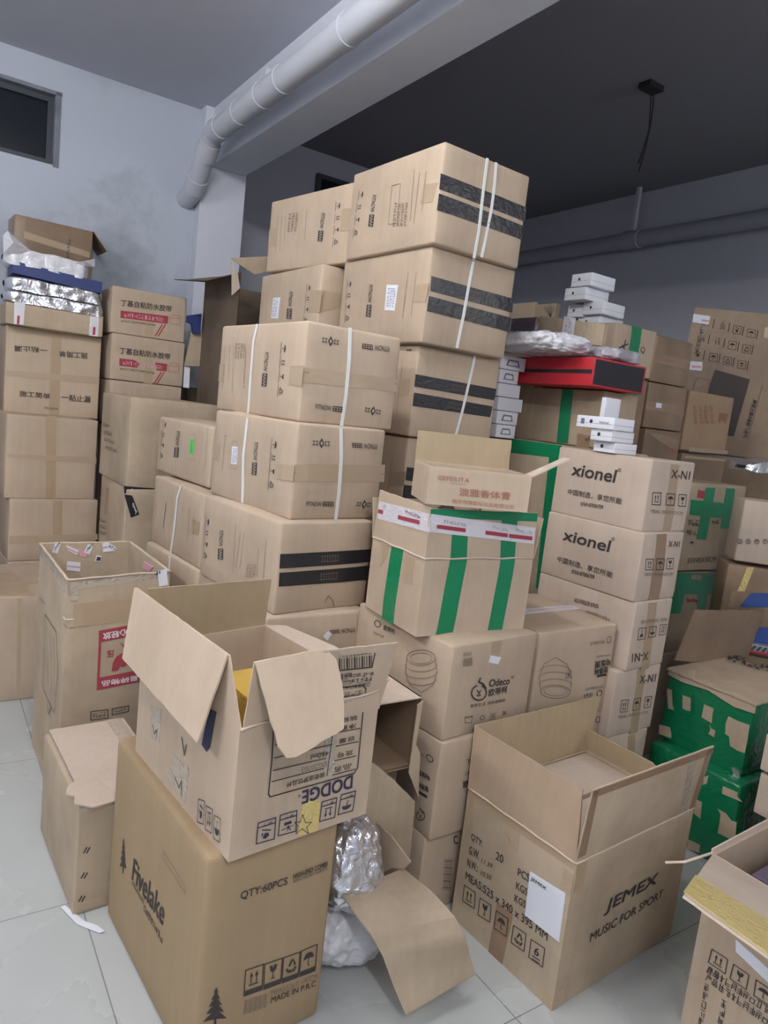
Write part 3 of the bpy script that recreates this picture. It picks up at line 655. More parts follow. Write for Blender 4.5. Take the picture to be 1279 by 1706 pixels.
R, L = T3.face('R'), T3.face('L')
blacktape(R, [(692, 623.4), (826.5, 648), (822.8, 666.7), (690, 644)]); blacktape(R, [(689.4, 654), (820, 677), (816, 695), (687, 676)])
decal(L, [(670.5, 631), (683.5, 631), (681, 659), (668.5, 659)], TANL); side_print(L, [((671, 611), (661, 690))]); emblem(L, (678, 583), (686, 583), .006); flush(T3)
T4 = carton('T4', 'fourth carton down the tall tower, black tape band, mostly hidden behind the open pink-printed box', rnd=.008)
R, L = T4.face('R'), T4.face('L')
blacktape(R, [(677.6, 778), (806, 795), (803, 818), (675, 800)]); blacktape(R, [(672.6, 807.6), (802, 822), (799, 845), (670, 830)])
line(L, [(654, 764), (648, 815)], .0016, 'g'); decal(L, [(650, 788), (676, 785), (673, 808), (647, 810)], TANL); flush(T4)
HID = 'plain carton hidden at the bottom of a stack'
for k in ('T5', 'T6', 'T7', 'F5'): carton(k, HID, group='hidden bottom cartons')

# ------------------------------------------------------------------ strapped front stack
F1 = carton('F1', 'big carton on top of the front stack, a white strap over each visible side', rnd=.009, bulge=.007)
R, L = F1.face('R'), F1.face('L')
decal(R, [(507, 612), (662, 631), (659.5, 653), (504, 637)], TANL); line(R, [(507.5, 620), (662, 640)], .0018, 'g')
fit_word(R, (524, 681), (549.5, 684), (524.6, 673), [(552, 684.5), (572, 687), (572.6, 678), (552.8, 676)])
fit_word(R, (646.5, 577), (622.5, 574.5), (646, 586), [(619.5, 574.5), (602, 572), (601.6, 580), (619, 583)])
emblem(R, (535.5, 566), (564, 571)); emblem(R, (607, 682), (634, 687))
fit_side(L, ((446.4, 587), (441.5, 643.6)), ((474.6, 577), (469.5, 655)))
decal(L, [(485, 609.5), (506, 609.5), (502.5, 643.6), (481.5, 641)], TANL); decal(L, [(366, 607), (375.7, 607), (373.6, 636), (364, 634.7)], TANL)
side_print(L, [((377, 576), (372, 647)), ((385, 574), (381, 634)), ((391, 574), (388, 655)), ((412, 585), (408, 645))])
for k in range(4): glyphs(L, 7, (394 + 4.5 * k, 572), (392 + 4.5 * k, 598), (397 + 4.5 * k, 572), seed=k)
line(L, [(411, 578), (407, 646), (412, 646)], .0015, 'p'); flush(F1)
F2 = carton('F2', 'front stack carton second from the top, small red-outlined white label on its long side', rnd=.009, bulge=.007)
R, L = F2.face('R'), F2.face('L')
decal(R, [(491.5, 773.5), (641, 774), (639.5, 803), (489.4, 801)], TANL); line(R, [(490, 788), (640, 790)], .0016, 'g')
fit_word(R, (508, 842), (533, 843), (508.6, 834.7), [(535, 842.8), (553.5, 843), (554, 835.5), (535.4, 835)])
fit_word(R, (627, 740), (604.6, 738.5), (627, 748), [(602, 738.5), (585, 737.5), (585, 745), (602, 746)])
emblem(R, (520, 737.5), (548.5, 739)); emblem(R, (591.6, 839), (616.7, 840.5))
fit_side(L, ((428, 737), (424.2, 790.7)), ((460, 737), (454.5, 811)))
decal(L, [(389, 743.6), (398.6, 744.6), (396.5, 774), (387.5, 772.5)], PAPER, 'shipping_label', .0014)
for k in range(2): glyphs(L, 8, (391 + 3.5 * k, 747), (389.5 + 3.5 * k, 771), (394 + 3.5 * k, 747), 'b', k)
line(L, [(390, 735), (399, 736), (396, 782), (387, 780), (390, 735)], .0013, 'p'); side_print(L, [((378, 727), (372.5, 784)), ((377, 726), (381, 727))])
decal(L, [(463.6, 772), (491, 775), (488, 802.5), (463, 797.6)], TANL); decal(L, [(358, 739), (370, 741), (368, 767), (355, 765)], TANL); flush(F2)
F2b = carton('F2b', 'carton with a bright green sticker, left of the strapped front stack', rnd=.009, bulge=.007)
L = F2b.face('L'); fit_side(L, ((298.5, 718.5), (295, 761.5)), ((276, 704.7), (271, 761.5)))
decal(L, [(319.8, 731), (325, 732), (323.6, 757), (318, 756)], plain('green_sticker', (.05, .62, .10), .5), 'green_label', .0014); glyphs(L, 7, (321, 734), (319.5, 754), (324, 734.4), 'g')
line(L, [(321, 723.5), (327, 724), (324, 766), (317, 765)], .0012, 'g'); side_print(L, [((340, 720), (333, 774)), ((347.5, 712), (343, 782))])
decal(L, [(264, 717), (273, 718), (272, 741), (262.4, 740)], TAN); flush(F2b)
F3 = carton('F3', 'front stack carton third from the top, two black tape bands on its wide end', rnd=.009, bulge=.007)
R, L = F3.face('R'), F3.face('L')
blacktape(R, [(466.5, 923), (618, 914.6), (616.3, 936), (465, 947)]); blacktape(R, [(465, 954), (615.5, 942), (613.3, 965.5), (463.8, 977)])
line(R, [(540, 1003), (545, 992), (552, 998), (556, 1010)], .003, 'g')
fit_side(L, ((372.4, 883.6), (369, 931.8)), ((349.4, 866), (345, 928)))
side_print(L, [((446, 898), (441, 964)), ((433, 912), (430, 960)), ((403, 888), (394, 945)), ((409, 888), (401, 946)), ((396, 873), (389, 955))])
for k in range(3): glyphs(L, 7, (413 + 6 * k, 940), (411 + 6 * k, 962), (417 + 6 * k, 940), seed=k)
flush(F3)
F3b = carton('F3b', 'carton below the green-stickered one, a white strap over its long side', rnd=.009, bulge=.007)
L = F3b.face('L'); line(L, [(278.5, 837), (274.4, 878.4)], .003); decal(L, [(257.5, 839), (264, 839.5), (263, 863), (256, 862)], TAN)
decal(L, [(321.5, 864), (334, 870), (331, 892), (320, 888)], TAN); side_print(L, [((327, 847), (321, 908)), ((318, 845), (312, 905))]); flush(F3b)
F4 = carton('F4', 'carton just above the open gold-filled box, an upside-down maker’s name on its end', rnd=.009, bulge=.006)
R = F4.face('R'); fit_word(R, (589.5, 1044.7), (566, 1046.8), (590, 1051.7), [(563.5, 1047), (547, 1049), (547.4, 1055), (564, 1053.2)])
decal(R, [(594, 1024), (608, 1023), (606, 1062), (592, 1064)], TANL)
decal(R, [(537, 1060), (545, 1050), (551, 1054), (543, 1066)], PAPER, 'torn_label', .0016); flush(F4)
F4b = carton('F4b', 'carton with crumpled top edges, peeping out behind the tall open box with paper tags', rnd=.009, bulge=.008); flush(F4b)
# straps
def strap(label, segs):
    rows = []
    for B, f, pts in segs: rows += straplike(B.face(f), pts)
    return ribbon('packing_strap', rows, STRAP, label)
strap('white strap running down the right end of the front stack’s top two cartons', [(F1, 'R', [(582.5, 546), (580, 600), (574, 660), (567.5, 712)]), (F2, 'R', [(567, 714), (566, 760), (562, 820), (558, 866)])])
strap('white strap running down the long side of the front stack’s top two cartons', [(F1, 'L', [(430, 540), (425, 570), (421, 620), (414, 693)]), (F2, 'L', [(413.5, 697), (408, 760), (405, 838)])])
strap('white strap over the lower left carton of the front stack', [(F3b, 'L', [(303, 809), (297, 830), (291.5, 880), (285, 925)]), (F4b, 'L', [(284, 928), (282.5, 950), (281, 985)])])
strap('long white strap down the tower’s two topmost ends, the left one of the pair', [(T1, 'R', [(811, 264), (803, 320), (795, 385), (788.5, 430)]), (T2, 'R', [(787, 436), (779, 480), (771, 525), (760, 580)])])
strap('white strap down the topmost carton’s end, the right one of the pair', [(T1, 'R', [(825.5, 271), (822, 310), (816, 350), (801, 429)])])
strap('white strap down the end of the tower’s third carton', [(T3, 'R', [(790, 592), (784, 618), (776, 655), (767, 692), (758, 726)])])

# ------------------------------------------------------------------ stack of speaker cartons right of centre
XG = None
def xbox(key, label): return carton(key, label, KR_L, rnd=.006, bulge=.004)
X1 = xbox('X1', 'topmost of the cartons printed xionel, small white boxes on top of it'); R, L = X1.face('R'), X1.face('L')
decal(R, [(1117, 773.5), (1131.5, 774), (1116, 887), (1102.5, 886.5)], TAN)
text(L, 'xionel', (952.7, 791.4), (1023.8, 804.3), (957.3, 772.0), .03); text(L, '®', (1029.5, 786), (1035.5, 787), (1030, 779.5), .0)
text(L, '中国制造，享您所能', (945.8, 823.8), (1035.3, 840.8), (947.4, 814.0), .006); text(L, '0769-87006709', (967.5, 842.4), (1004.8, 848.2), (968.2, 836.2), .01)
text(R, 'X-N1', (1116, 796.3), (1146.7, 799.2), (1118.3, 782.2), .004)
icon(R, 'up', [(1086.5, 820.5), (1100, 821), (1098.5, 841), (1085, 840.3)]); icon(R, 'umb', [(1109, 822), (1122.5, 823), (1121, 841.5), (1107.5, 841)]); icon(R, 'glass', [(1129, 823.5), (1142, 824.3), (1140.5, 843.5), (1127.5, 842.5)])
text(R, 'MEAS. 39X23X21CM', (1082.8, 854.3), (1134.6, 857.5), (1083.4, 848.5), .0, 'g'); flush(X1)
X2 = xbox('X2', 'second carton from the top printed xionel, between the topmost and the upside-down one'); R, L = X2.face('R'), X2.face('L')
decal(R, [(1094, 890), (1110, 889.5), (1096.6, 999.5), (1079, 1000.5)], BROWN)
text(L, 'xionel', (937.7, 899.2), (1014, 919.8), (942, 881.8), .03); text(L, '®', (1018.5, 901), (1024, 902), (1019.5, 894.5))
text(L, '中国制造、享您所能', (928.8, 935.2), (1019.9, 963), (930.6, 926), .006); text(L, '0769-87006709', (952.7, 955), (990, 965), (954, 948.5), .01)
text(R, 'X-N1', (1111.5, 910.5), (1129.7, 911), (1113, 901.2), .004)
icon(R, 'up', [(1075, 931), (1086.5, 931), (1085, 949), (1073.5, 949)]); icon(R, 'umb', [(1092, 930.5), (1104.5, 930.5), (1103, 948.5), (1090.5, 948.5)]); icon(R, 'glass', [(1109, 930), (1120, 930), (1118.5, 947), (1107.5, 947)])
text(R, 'MEAS. 39X23X21CM', (1072, 959.5), (1118, 958.5), (1072.6, 954), .0, 'g'); flush(X2)
X3 = xbox('X3', 'upside-down carton third in the speaker stack, X-N1 printed inverted near its bottom'); R, L = X3.face('R'), X3.face('L')
decal(R, [(1080, 1004), (1094, 1003), (1080.5, 1113), (1066.5, 1117)], TAN)
text(L, '0769-87006709', (997.6, 1006.5), (957.3, 996), (997.2, 1013.8), .01); glyphs(L, 9, (1017, 1030), (975, 1016), (1016.6, 1036), 'g')
text(R, 'MEAS. 39X23X21CM', (1110.6, 1029), (1067.4, 1033), (1110, 1034), .0, 'g')
icon(R, 'up', [(1107, 1056.5), (1096.5, 1058), (1098.5, 1041), (1109.5, 1040)]); icon(R, 'umb', [(1090.5, 1060), (1079, 1062), (1081, 1044.5), (1092.5, 1043)]); icon(R, 'glass', [(1073, 1064), (1061, 1066), (1063, 1047), (1075, 1045.5)])
text(R, 'X-N1', (1079.5, 1085.5), (1052.7, 1089), (1078.5, 1099), .004); flush(X3)
X4 = xbox('X4', 'fourth carton of the speaker stack, X-N1 printed upright on its narrow end'); R, L = X4.face('R'), X4.face('L')
decal(R, [(1061, 1116), (1074.5, 1112.5), (1061.5, 1219), (1048.5, 1223)], TAN)
text(R, 'X-N1', (1063, 1138), (1090, 1134.8), (1065, 1125), .004); icon(R, 'up', [(1034, 1166), (1045.5, 1165), (1043, 1185), (1031.5, 1186)]); icon(R, 'umb', [(1054.5, 1164), (1066, 1162), (1063.5, 1181.5), (1052.5, 1183)]); icon(R, 'glass', [(1074, 1161), (1085, 1159.5), (1082.5, 1177.5), (1072, 1179)])
text(R, 'MEAS. 39X23X21CM', (1029, 1197), (1077, 1188.5), (1029.8, 1192), .0, 'g'); flush(X4)
X5 = xbox('X5', 'lowest visible carton of the speaker stack, behind the open music-brand box'); decal(X5.face('R'), [(1046, 1225), (1058, 1222), (1052, 1275), (1040, 1278)], TAN); flush(X5)
carton('X6', HID, group='hidden bottom cartons')

# ------------------------------------------------------------------ rice-cooker cartons
def cooker(S, c, rx, ry, drop, rot=0, c_='g', flip=1):
    q = lambda t, x0, y0, a, b: (x0 + a * math.cos(t), y0 + b * math.sin(t))
    line(S, [q(2 * math.pi * i / 24, c[0], c[1], rx, ry) for i in range(25)], .002, c_)
    line(S, [q(2 * math.pi * i / 24, c[0], c[1] + 1 * flip, rx * .78, ry * .7) for i in range(25)], .0014, c_)
    for k in (1, 2, 3):
        line(S, [(c[0] + rx * (1.03 + .1 * math.sin(k)) * math.cos(math.pi * i / 12), c[1] + flip * (drop * k / 4 + ry * .9 * math.sin(math.pi * i / 12))) for i in range(13)], .0016, c_)
    line(S, [(c[0] - rx, c[1]), (c[0] - rx * 1.1, c[1] + flip * drop * .5), (c[0] - rx * .8, c[1] + flip * drop), (c[0], c[1] + flip * drop * 1.25), (c[0] + rx * .8, c[1] + flip * drop), (c[0] + rx * 1.1, c[1] + flip * drop * .5), (c[0] + rx, c[1])], .0018, c_)
def odemblem(S, c, r, c_='k'):
    pts = [(c[0] + r * math.cos(t), c[1] + r * math.sin(t)) for t in [(-1.2 + 5.6 * i / 20) for i in range(21)]]
    line(S, pts, .0045 * r / 12, c_); line(S, [(c[0] + r * .15, c[1] - r * 1.95), (c[0] - r * .05, c[1] - r * 1.5), (c[0] + r * .55, c[1] - r * 1.15), (c[0] + r * .95, c[1] - r * .55)], .005 * r / 12, c_)
    line(S, [(c[0] - r * .3, c[1] - r * .35), (c[0], c[1] - r * .05), (c[0] + r * .3, c[1] - r * .35)], .0028 * r / 12, c_); line(S, [(c[0], c[1] - r * .05), (c[0] - r * .25, c[1] + r * .4), (c[0] + r * .2, c[1] + r * .35), (c[0], c[1] - r * .05)], .0028 * r / 12, c_)
O1 = carton('O1', 'carton printed Odeco with a torn white sticker, under the green-taped open box'); R, L = O1.face('R'), O1.face('L')
decal(R, [(818.7, 1069), (836, 1066.5), (830.5, 1087), (816, 1089)], TAN)
decal(R, [(815, 1091), (832.5, 1094), (827, 1105.5), (811.5, 1102.5)], PAPER, 'sticker', .0016)
text(R, 'Odeco', (812, 1143.2), (846.4, 1139), (813.5, 1131), .03); text(R, '™', (848, 1130), (854, 1129), (848.2, 1126))
text(R, '欧蒂柯', (811.5, 1159.5), (842.8, 1153.8), (812, 1147), .015); text(R, '智享生活  绿色健康厨', (781, 1178.5), (840, 1168.5), (781.6, 1172.6), .0)
text(R, '3L', (835.6, 1190.8), (843.5, 1189.5), (836, 1184.6), .01); odemblem(R, (795.3, 1153), 12.5)
icon(R, 'bars', [(769, 1095.5), (785.5, 1092.5), (784.5, 1108), (768, 1110)], False, 'g'); glyphs(R, 5, (769, 1092.5), (784, 1089.5), (769, 1087), 'g')
line(R, [(773, 1194), (774, 1204), (784, 1203), (786, 1192), (773, 1194), (779, 1196), (786, 1192)], .0015); icon(R, 'ring', [(797, 1191), (807, 1189.5), (807, 1199), (797, 1201)], False); icon(R, 'bag', [(815.5, 1189), (824, 1187.5), (823.5, 1197), (815, 1198.5)])
cooker(L, (703.6, 1095.3), 24, 13, 46); text(L, '欧蒂柯', (641, 1049), (659, 1057), (641.5, 1040.5), .01); icon(L, 'ring', [(624, 1030), (637, 1034), (637, 1048), (624, 1044)], False)
glyphs(L, 6, (624, 1055), (642, 1063), (624, 1051), 'g'); flush(O1)
O2 = carton('O2', 'carton with an upside-down rice cooker drawing, white warning tape across its top'); R = O2.face('R')
cooker(R, (924, 1152), 24, 11, 46, flip=-1); icon(R, 'bag', [(942, 1120), (950, 1118), (948, 1128), (940, 1130)])
text(R, '电饭煲', (1015.5, 1097), (989, 1101), (1015, 1108), .02); text(R, '欧蒂柯', (1010.5, 1109), (988, 1112.5), (1010, 1120), .02); inkp(R, [[P(R, p) for p in ((1009, 1121), (992, 1123.5), (992, 1127.5), (1009, 1125))]])
icon(R, 'ring', [(1018, 1072), (1008, 1073.5), (1009, 1059), (1019, 1057.5)], False, 'g'); glyphs(R, 9, (1006, 1066), (981, 1070), (1006, 1071), 'g'); glyphs(R, 8, (1015, 1089), (991, 1092), (1015, 1092), 'g'); glyphs(R, 9, (1003, 1141), (972, 1146), (1003, 1145), 'g')
icon(R, 'ring', [(1002, 1160), (990, 1162), (991, 1148), (1003, 1146)], False); glyphs(R, 5, (985, 1153), (970, 1156), (985, 1160), 'k')
T = O2.face('T'); decal(T, [(873, 1016), (955, 1008.5), (967, 1014.5), (873, 1024.5)], WTAPE, 'warning_tape', .0014); glyphs(T, 22, (880, 1020), (955, 1013), (880, 1018), 'q'); flush(O2)
O3 = carton('O3', 'second rice-cooker carton down, upside down, under the one printed Odeco'); R, L = O3.face('R'), O3.face('L')
text(L, '电饭煲', (716, 1291), (698, 1280), (718, 1301), .02); text(L, '欧蒂柯', (714, 1310), (698, 1300), (715, 1320), .02); inkp(L, [[P(L, p) for p in ((713, 1330), (698, 1320), (698, 1315), (713, 1325))]])
icon(L, 'ring', [(710, 1252), (724, 1260), (724, 1274), (710, 1266)], False); glyphs(L, 6, (708, 1262), (695, 1254), (708, 1256), 'g'); odemblem(L, (702, 1359), 7)
text(R, '3L', (784, 1262), (775, 1264), (784, 1270), .01); glyphs(R, 2, (772, 1290), (780, 1288), (772, 1284), 'k'); text(R, '欧', (770, 1312), (780, 1310), (770, 1300), .02); flush(O3)
O4 = carton('O4', 'bottom rice-cooker carton on the floor, between the silver bags and the open music-brand box'); R = O4.face('R')
icon(R, 'bars', [(752, 1428), (749, 1486), (734, 1484), (738, 1428)], False, 'g'); text(R, 'C', (754, 1404), (760, 1404), (754, 1391), .03); flush(O4)
O5 = carton('O5', 'sliver of a carton under the upside-down rice cooker one, behind the open flap'); icon(O5.face('R'), 'ring', [(990, 1193), (1001, 1191), (1000, 1204), (989, 1206)], False); flush(O5)
carton('O6', HID, group='hidden bottom cartons')

# ------------------------------------------------------------------ green-striped open box and the box on its rim
G = carton('G', 'open carton with three vertical green tape stripes and red-and-white warning tape round its raised flaps', opened=True, bulge=.004); R, L = G.face('R'), G.face('L')
decal(L, [(653, 907), (672.5, 914), (655, 1041), (636, 1030)], GREEN, 'green_tape'); decal(L, [(636, 905), (648, 909), (645, 928), (634, 944)], TANL); decal(L, [(673, 922), (691, 931), (687.5, 975), (671, 967)], TANL)
decal(R, [(749.6, 932.7), (778, 931.6), (753, 1057), (725, 1060)], GREEN, 'green_tape'); decal(R, [(834, 929.7), (858, 929), (835.5, 1051), (811.4, 1053.5)], GREEN, 'green_tape')
fR = flap(G, 'R', 6, [[0, 0], [1, 0], (896, 855), (717.6, 847.8)], KR); fL = flap(G, 'L', 4, [[0, 0], [1, 0], (719, 846), (632.5, 816)], KR)
fB = flap(G, 'RB', 12, [[0, 0], [1, 0], [1.0, .12], [0, .12]], KR); flap(G, 'LB', 10, [[0, 0], [1, 0], [.98, .12], [0, .12]], KR)
pf = fR.obj; creases(G, ('R', 'L'))
decal(fR, [(717.6, 848), (895.5, 855), (894, 869), (717, 862)], GREEN, 'green_tape', parent=pf); decal(fR, [(753, 885), (779, 888), (777, 931), (750, 932)], GREEN, 'green_tape', parent=pf); decal(fR, [(836, 860), (862, 863), (857, 929), (833, 930)], GREEN, 'green_tape', .0008, parent=pf)
decal(fR, [(717.6, 856), (891, 879), (888, 906), (716, 886)], WTAPE, 'warning_tape', .0016, parent=pf); decal(fL, [(632, 835), (717, 857), (716, 887.5), (629, 864)], WTAPE, 'warning_tape', .0012, parent=fL.obj)
def warn(S, x0, y0, x1, y1, off=.0024):  # one repeat of the printed warning
    inkp(S, [[P(S, p) for p in ((x0, y0), (x1, y1), (x1 - .5, y1 + 6.5), (x0 - .5, y0 + 6.5))]], 'r', off)
    glyphs(S, 10, (x0 + 1, y0 + 5), (x1 - 1, y1 + 5), (x0 + 1, y0 + 1.5), 'w', 2); glyphs(S, 9, (x0 + 12, y0 - 3), (x1, y1 - 3), (x0 + 12, y0 - 8), 'k', 3)
INKW_off = 0
warn(fR, 727, 873.5, 775, 880); warn(fR, 808, 883.5, 845, 888.5); warn(fR, 847, 889, 886, 893.5); warn(fL, 664, 858, 700, 867); warn(fL, 631, 848, 639, 850)
flush(G)
tag(slab('paper_scrap', [hv(p, 1.60) for p in ((728, 846), (744, 836), (752, 838), (758, 850), (740, 852))], .002, PAPER), 'white paper scrap sticking out of the green-striped open box', 'paper')
GE = carton('GE', 'open box with faded red Chinese print, resting on the green-striped carton’s flaps', KR, opened=True, bulge=.002)
R = GE.face('R')
text(R, 'GEFEILIYA', (728.3, 799), (780.6, 803.6), (729, 791.6), .006, 'p'); text(R, '淡雅香体膏', (763.9, 825.5), (849, 833), (764.8, 812.5), .012, 'p'); text(R, '临沂市莲韵化妆品有限公司', (752.6, 838), (855, 848.2), (753, 831), .0, 'p'); glyphs(R, 9, (750, 805.5), (775, 808), (750, 803.5), 'p')
flap(GE, 'RB', 4, [[0, 0], [1, 0], [1.0, .085], [0, .085]], KR_Y); flap(GE, 'LB', 60, [[.72, 0], [1, 0], [1, .115], [.78, .115]], KR_L)
flush(GE)

# ------------------------------------------------------------------ foreground: pine-tree carton, gold-filled box, music box
FV = carton('FIV', 'large smooth carton printed Fivelake with pine trees, on the floor in the foreground', FIVM, rnd=.013, bulge=.004); R, L = FV.face('R'), FV.face('L')
text(L, 'Fivelake', (222, 1463.4), (271.8, 1542), (226, 1429), .012); glyphs(L, 10, (221, 1469), (241, 1506), (222.5, 1465), 'k', 1); glyphs(L, 8, (240.5, 1514), (271.5, 1572), (241.5, 1505), 'k', 2)
icon(L, 'tree', [(203, 1392), (214, 1398), (213, 1457), (202, 1452)], False); line(L, [(273.5, 1418.7), (311.4, 1478), (311, 1489), (273, 1430), (273.5, 1418.7)], .0015, 'g')
icon(R, 'tree', [(340, 1646), (378, 1640), (376, 1706), (337, 1712)], False)
text(R, 'QTY:60PCS', (398.4, 1498.8), (476, 1473.5), (399.8, 1483.6), .012); text(R, 'HIGH-END COMBS', (486, 1462.6), (544, 1441.7), (486.8, 1454.4), .02); text(R, 'SEIKO SECRET AGENTS', (486, 1469), (543.6, 1447.6), (486.3, 1464), .0)
for kd, q in (('up', [(408.4, 1615.8), (438, 1605.5), (435.2, 1647.4), (405, 1657.8)]), ('glass', [(440.4, 1605.5), (469.6, 1595), (466.2, 1636.7), (438, 1647)]), ('rec', [(471.3, 1594.5), (498.8, 1584.5), (495.4, 1626.6), (468.6, 1636.5)]), ('umb', [(500.6, 1583), (527.4, 1572), (524, 1616), (497.8, 1626)])):
    icon(R, kd, q, band=.16); a, b, c_, d = q
    inkp(R, [[P(R, d), P(R, c_), P(R, (c_[0] + .5, c_[1] - 6)), P(R, (d[0] + .5, d[1] - 6))]])
icon(R, 'bars', [(405.5, 1664.6), (447.2, 1651.6), (445.5, 1676.7), (402, 1690.4)], False, 'g'); text(R, 'MEAS:53x31x47CM', (450, 1658), (527.4, 1630.2), (451, 1648.4), .0, 'g'); text(R, 'MADE IN P.R.C', (450, 1669.6), (524.6, 1642), (450.7, 1659.8), .01)
flush(FV)
DD = carton('DOD', 'battered open carton printed DODGE upside down, flaps folded out, standing on the Fivelake carton', KR, opened=True, bulge=.003, warp={'Rt': (0, 0, .022), 'Ft': (0, 0, .012)}); R, L = DD.face('R'), DD.face('L')
text(R, 'DODGE', (585.7, 1289.5), (503, 1317), (584.3, 1311), .03, 'n'); text(R, '®', (500, 1322), (495, 1323.5), (500, 1327))
line(R, [(455, 1209), (452, 1262), (446.5, 1322), (449, 1327), (588, 1287), (594, 1278), (603, 1186)], .003)
for a, b in (((452, 1301.5), (538, 1279)), ((454, 1283), (541.5, 1262)), ((456, 1262), (551, 1239)), ((458, 1240), (556, 1216)), ((553, 1215), (543, 1291)), ((556, 1266), (591, 1258)), ((558, 1242), (595, 1234)), ((561, 1219), (598, 1212)), ((552, 1290), (590, 1280))): line(R, [a, b], .0022)
text(R, '迪奇追梦饮品杯', (539.6, 1285), (475.8, 1302.5), (539.4, 1294), .008); text(R, 'DG20703', (543, 1267), (501.5, 1277.5), (542.5, 1275.5), .0, 'g'); text(R, '460ml', (546, 1249), (517, 1256), (545, 1258), .004)
for s_, a, b, c_ in (('品名', (583, 1270), (556, 1277), (582.5, 1279)), ('货号', (586.5, 1247), (560, 1253), (586, 1256)), ('容量', (589.5, 1224), (563, 1230), (589, 1232)), ('净重', (592, 1203), (565, 1209), (591.5, 1211)), ('装箱', (594, 1190), (567, 1195), (593.5, 1198))): text(R, s_, a, b, c_, .004)
for kd, q in (('fan', [(429.6, 1370.9), (458.9, 1361.5), (456.3, 1397), (426.3, 1405.4)]), ('bag', [(466.4, 1357.7), (493.8, 1349.5), (492, 1384), (462.7, 1392)]), ('up', [(535, 1335), (559.5, 1327.7), (556.5, 1360.8), (531.3, 1367.9)]), ('umb', [(567, 1323), (591, 1316.5), (586.5, 1349.5), (562, 1356.6)])):
    a, b, c_, d = q; icon(R, kd, [d, c_, b, a] if kd in ('up', 'umb') else q, c='n', band=.24 if kd in ('up', 'umb') else .76)
    glyphs(R, 2, (a[0] + 5, a[1] + 6), (b[0] - 5, b[1] + 8), (a[0] + 5, a[1] + 2), 'n')
decal(R, [(504, 1335), (532, 1330), (529.5, 1383), (495, 1392)], YEL, 'yellow_tape', .0013, label='crumpled yellow tape patch'); line(R, [(503, 1356), (508, 1370), (518, 1369), (510, 1377), (513, 1388), (502, 1380), (492, 1389), (496, 1376), (490, 1369), (499, 1369), (503, 1356)], .0016)
decal(R, [(541, 1200), (560, 1195), (556, 1290), (538, 1294)], CLEAR, 'clear_tape', .0012)
decal(L, [(250.7, 1175.8), (269.4, 1181), (266, 1238), (254, 1230)], CLEAR, 'clear_tape', .0013, label='greyish clear tape patch'); decal(L, [(288, 1258), (316, 1279), (309, 1339), (280.7, 1299.6)], CLEAR, 'clear_tape', .0013, label='greyish clear tape patch')
line(L, [(256, 1208), (258, 1222), (262, 1216), (262, 1228)], .003); line(L, [(304, 1228), (308, 1258), (312, 1240)], .003); line(L, [(292, 1295), (299, 1312), (303, 1300), (304, 1325)], .003)
for k, q in enumerate(([(331.3, 1330.7), (341.8, 1334.5), (339.6, 1372.8), (329.5, 1369)], [(344.5, 1342), (355, 1348), (353, 1388), (342.5, 1381)], [(357.6, 1357.7), (368, 1364), (366, 1403), (356, 1396)])): icon(L, ('fan', 'up', 'umb')[k], q if k == 0 else [q[3], q[2], q[1], q[0]], c='n')
inkp(L, [[P(L, p) for p in ((338, 1240), (350, 1180), (362, 1186), (352, 1245), (346, 1252))]], 'n')
# flaps: the back one upright, the left one bent back over itself, the front one torn and folded over, the right one hanging out
creases(DD, ('R',))
fb = flap(DD, 'RB', -4, [(344, 1062), (441, 1045), (452, 965), (248, 981), (250, 1000)], KR_Y, wob=.003)
fr = flap(DD, 'R', 8, [(470, 1206), (631.5, 1181), (663, 1071), (540, 1084), (470, 1120)], KR, wob=.003)
text(fr, '400-6', (586, 1119), (567, 1122), (586, 1125), .004); icon(fr, 'bars', [(560, 1117), (624, 1110), (624, 1090), (560, 1096)], False); line(fr, [(560, 1117), (619, 1111), (624, 1088)], .003)
glyphs(fr, 9, (618, 1087), (561, 1092), (618, 1090), 'k', 4)
for k in range(3): glyphs(fr, 8, (622 - k * 3, 1118 + 9 * k), (565 - k * 3, 1126 + 9 * k), (622 - k * 3, 1124 + 9 * k), 'k', k)
line(fr, [(560, 1146), (604, 1141), (609, 1147), (600, 1186)], .003); text(fr, '生产日期', (603, 1149), (563, 1154), (602, 1158), .0); text(fr, '执行标准', (600, 1165), (560, 1170), (599, 1174), .0); line(fr, [(560, 1161), (602, 1157)], .002); line(fr, [(556, 1178), (600, 1173)], .002)
lt = DD.c[0, 1, 1]; nt_ = DD.c[0, 0, 1]; rt = DD.c[1, 0, 1]; ft = DD.c[1, 1, 1]
def bentflap(name, A, C, n, phi1, ridge, phi2, free, mat, label=None, t=.004):
    """flap rising from hinge A-C, then creased along the ridge and bent down again"""
    ex = C - A; d = Z * math.cos(math.radians(phi1)) + n * math.sin(math.radians(phi1)); S1 = Plane(A, ex, d)
    r = [hit(p, S1.n, S1.O @ S1.n) for p in ridge]
    o = slab(name, [A, C, r[1], r[0]], t, mat, DD.root, wob=.002)
    d2 = Z * math.cos(math.radians(phi2)) + n * math.sin(math.radians(phi2)); S2 = Plane(r[0], r[1] - r[0], d2)
    q = [hit(p, S2.n, S2.O @ S2.n) for p in free]
    o2 = slab(name, [r[0], r[1]] + q, t, mat, DD.root, wob=.003)
    if label: o2['label'] = label
    return S2
bentflap('flap', lt, nt_, -DD.R, 3, [(226, 979), (381, 1092)], 168, [(331, 1238), (206, 1097)], KR, 'flap bent back down over the left side')
bentflap('flap', nt_ + (rt - nt_) * .02, nt_ + (rt - nt_) * .35, -DD.L, 5, [(424, 1104), (541, 1081)], 150, [(558, 1098), (570, 1150), (571, 1214), (560, 1222), (490, 1262), (476, 1263), (462, 1243)], KR, 'torn flap folded down over the front')
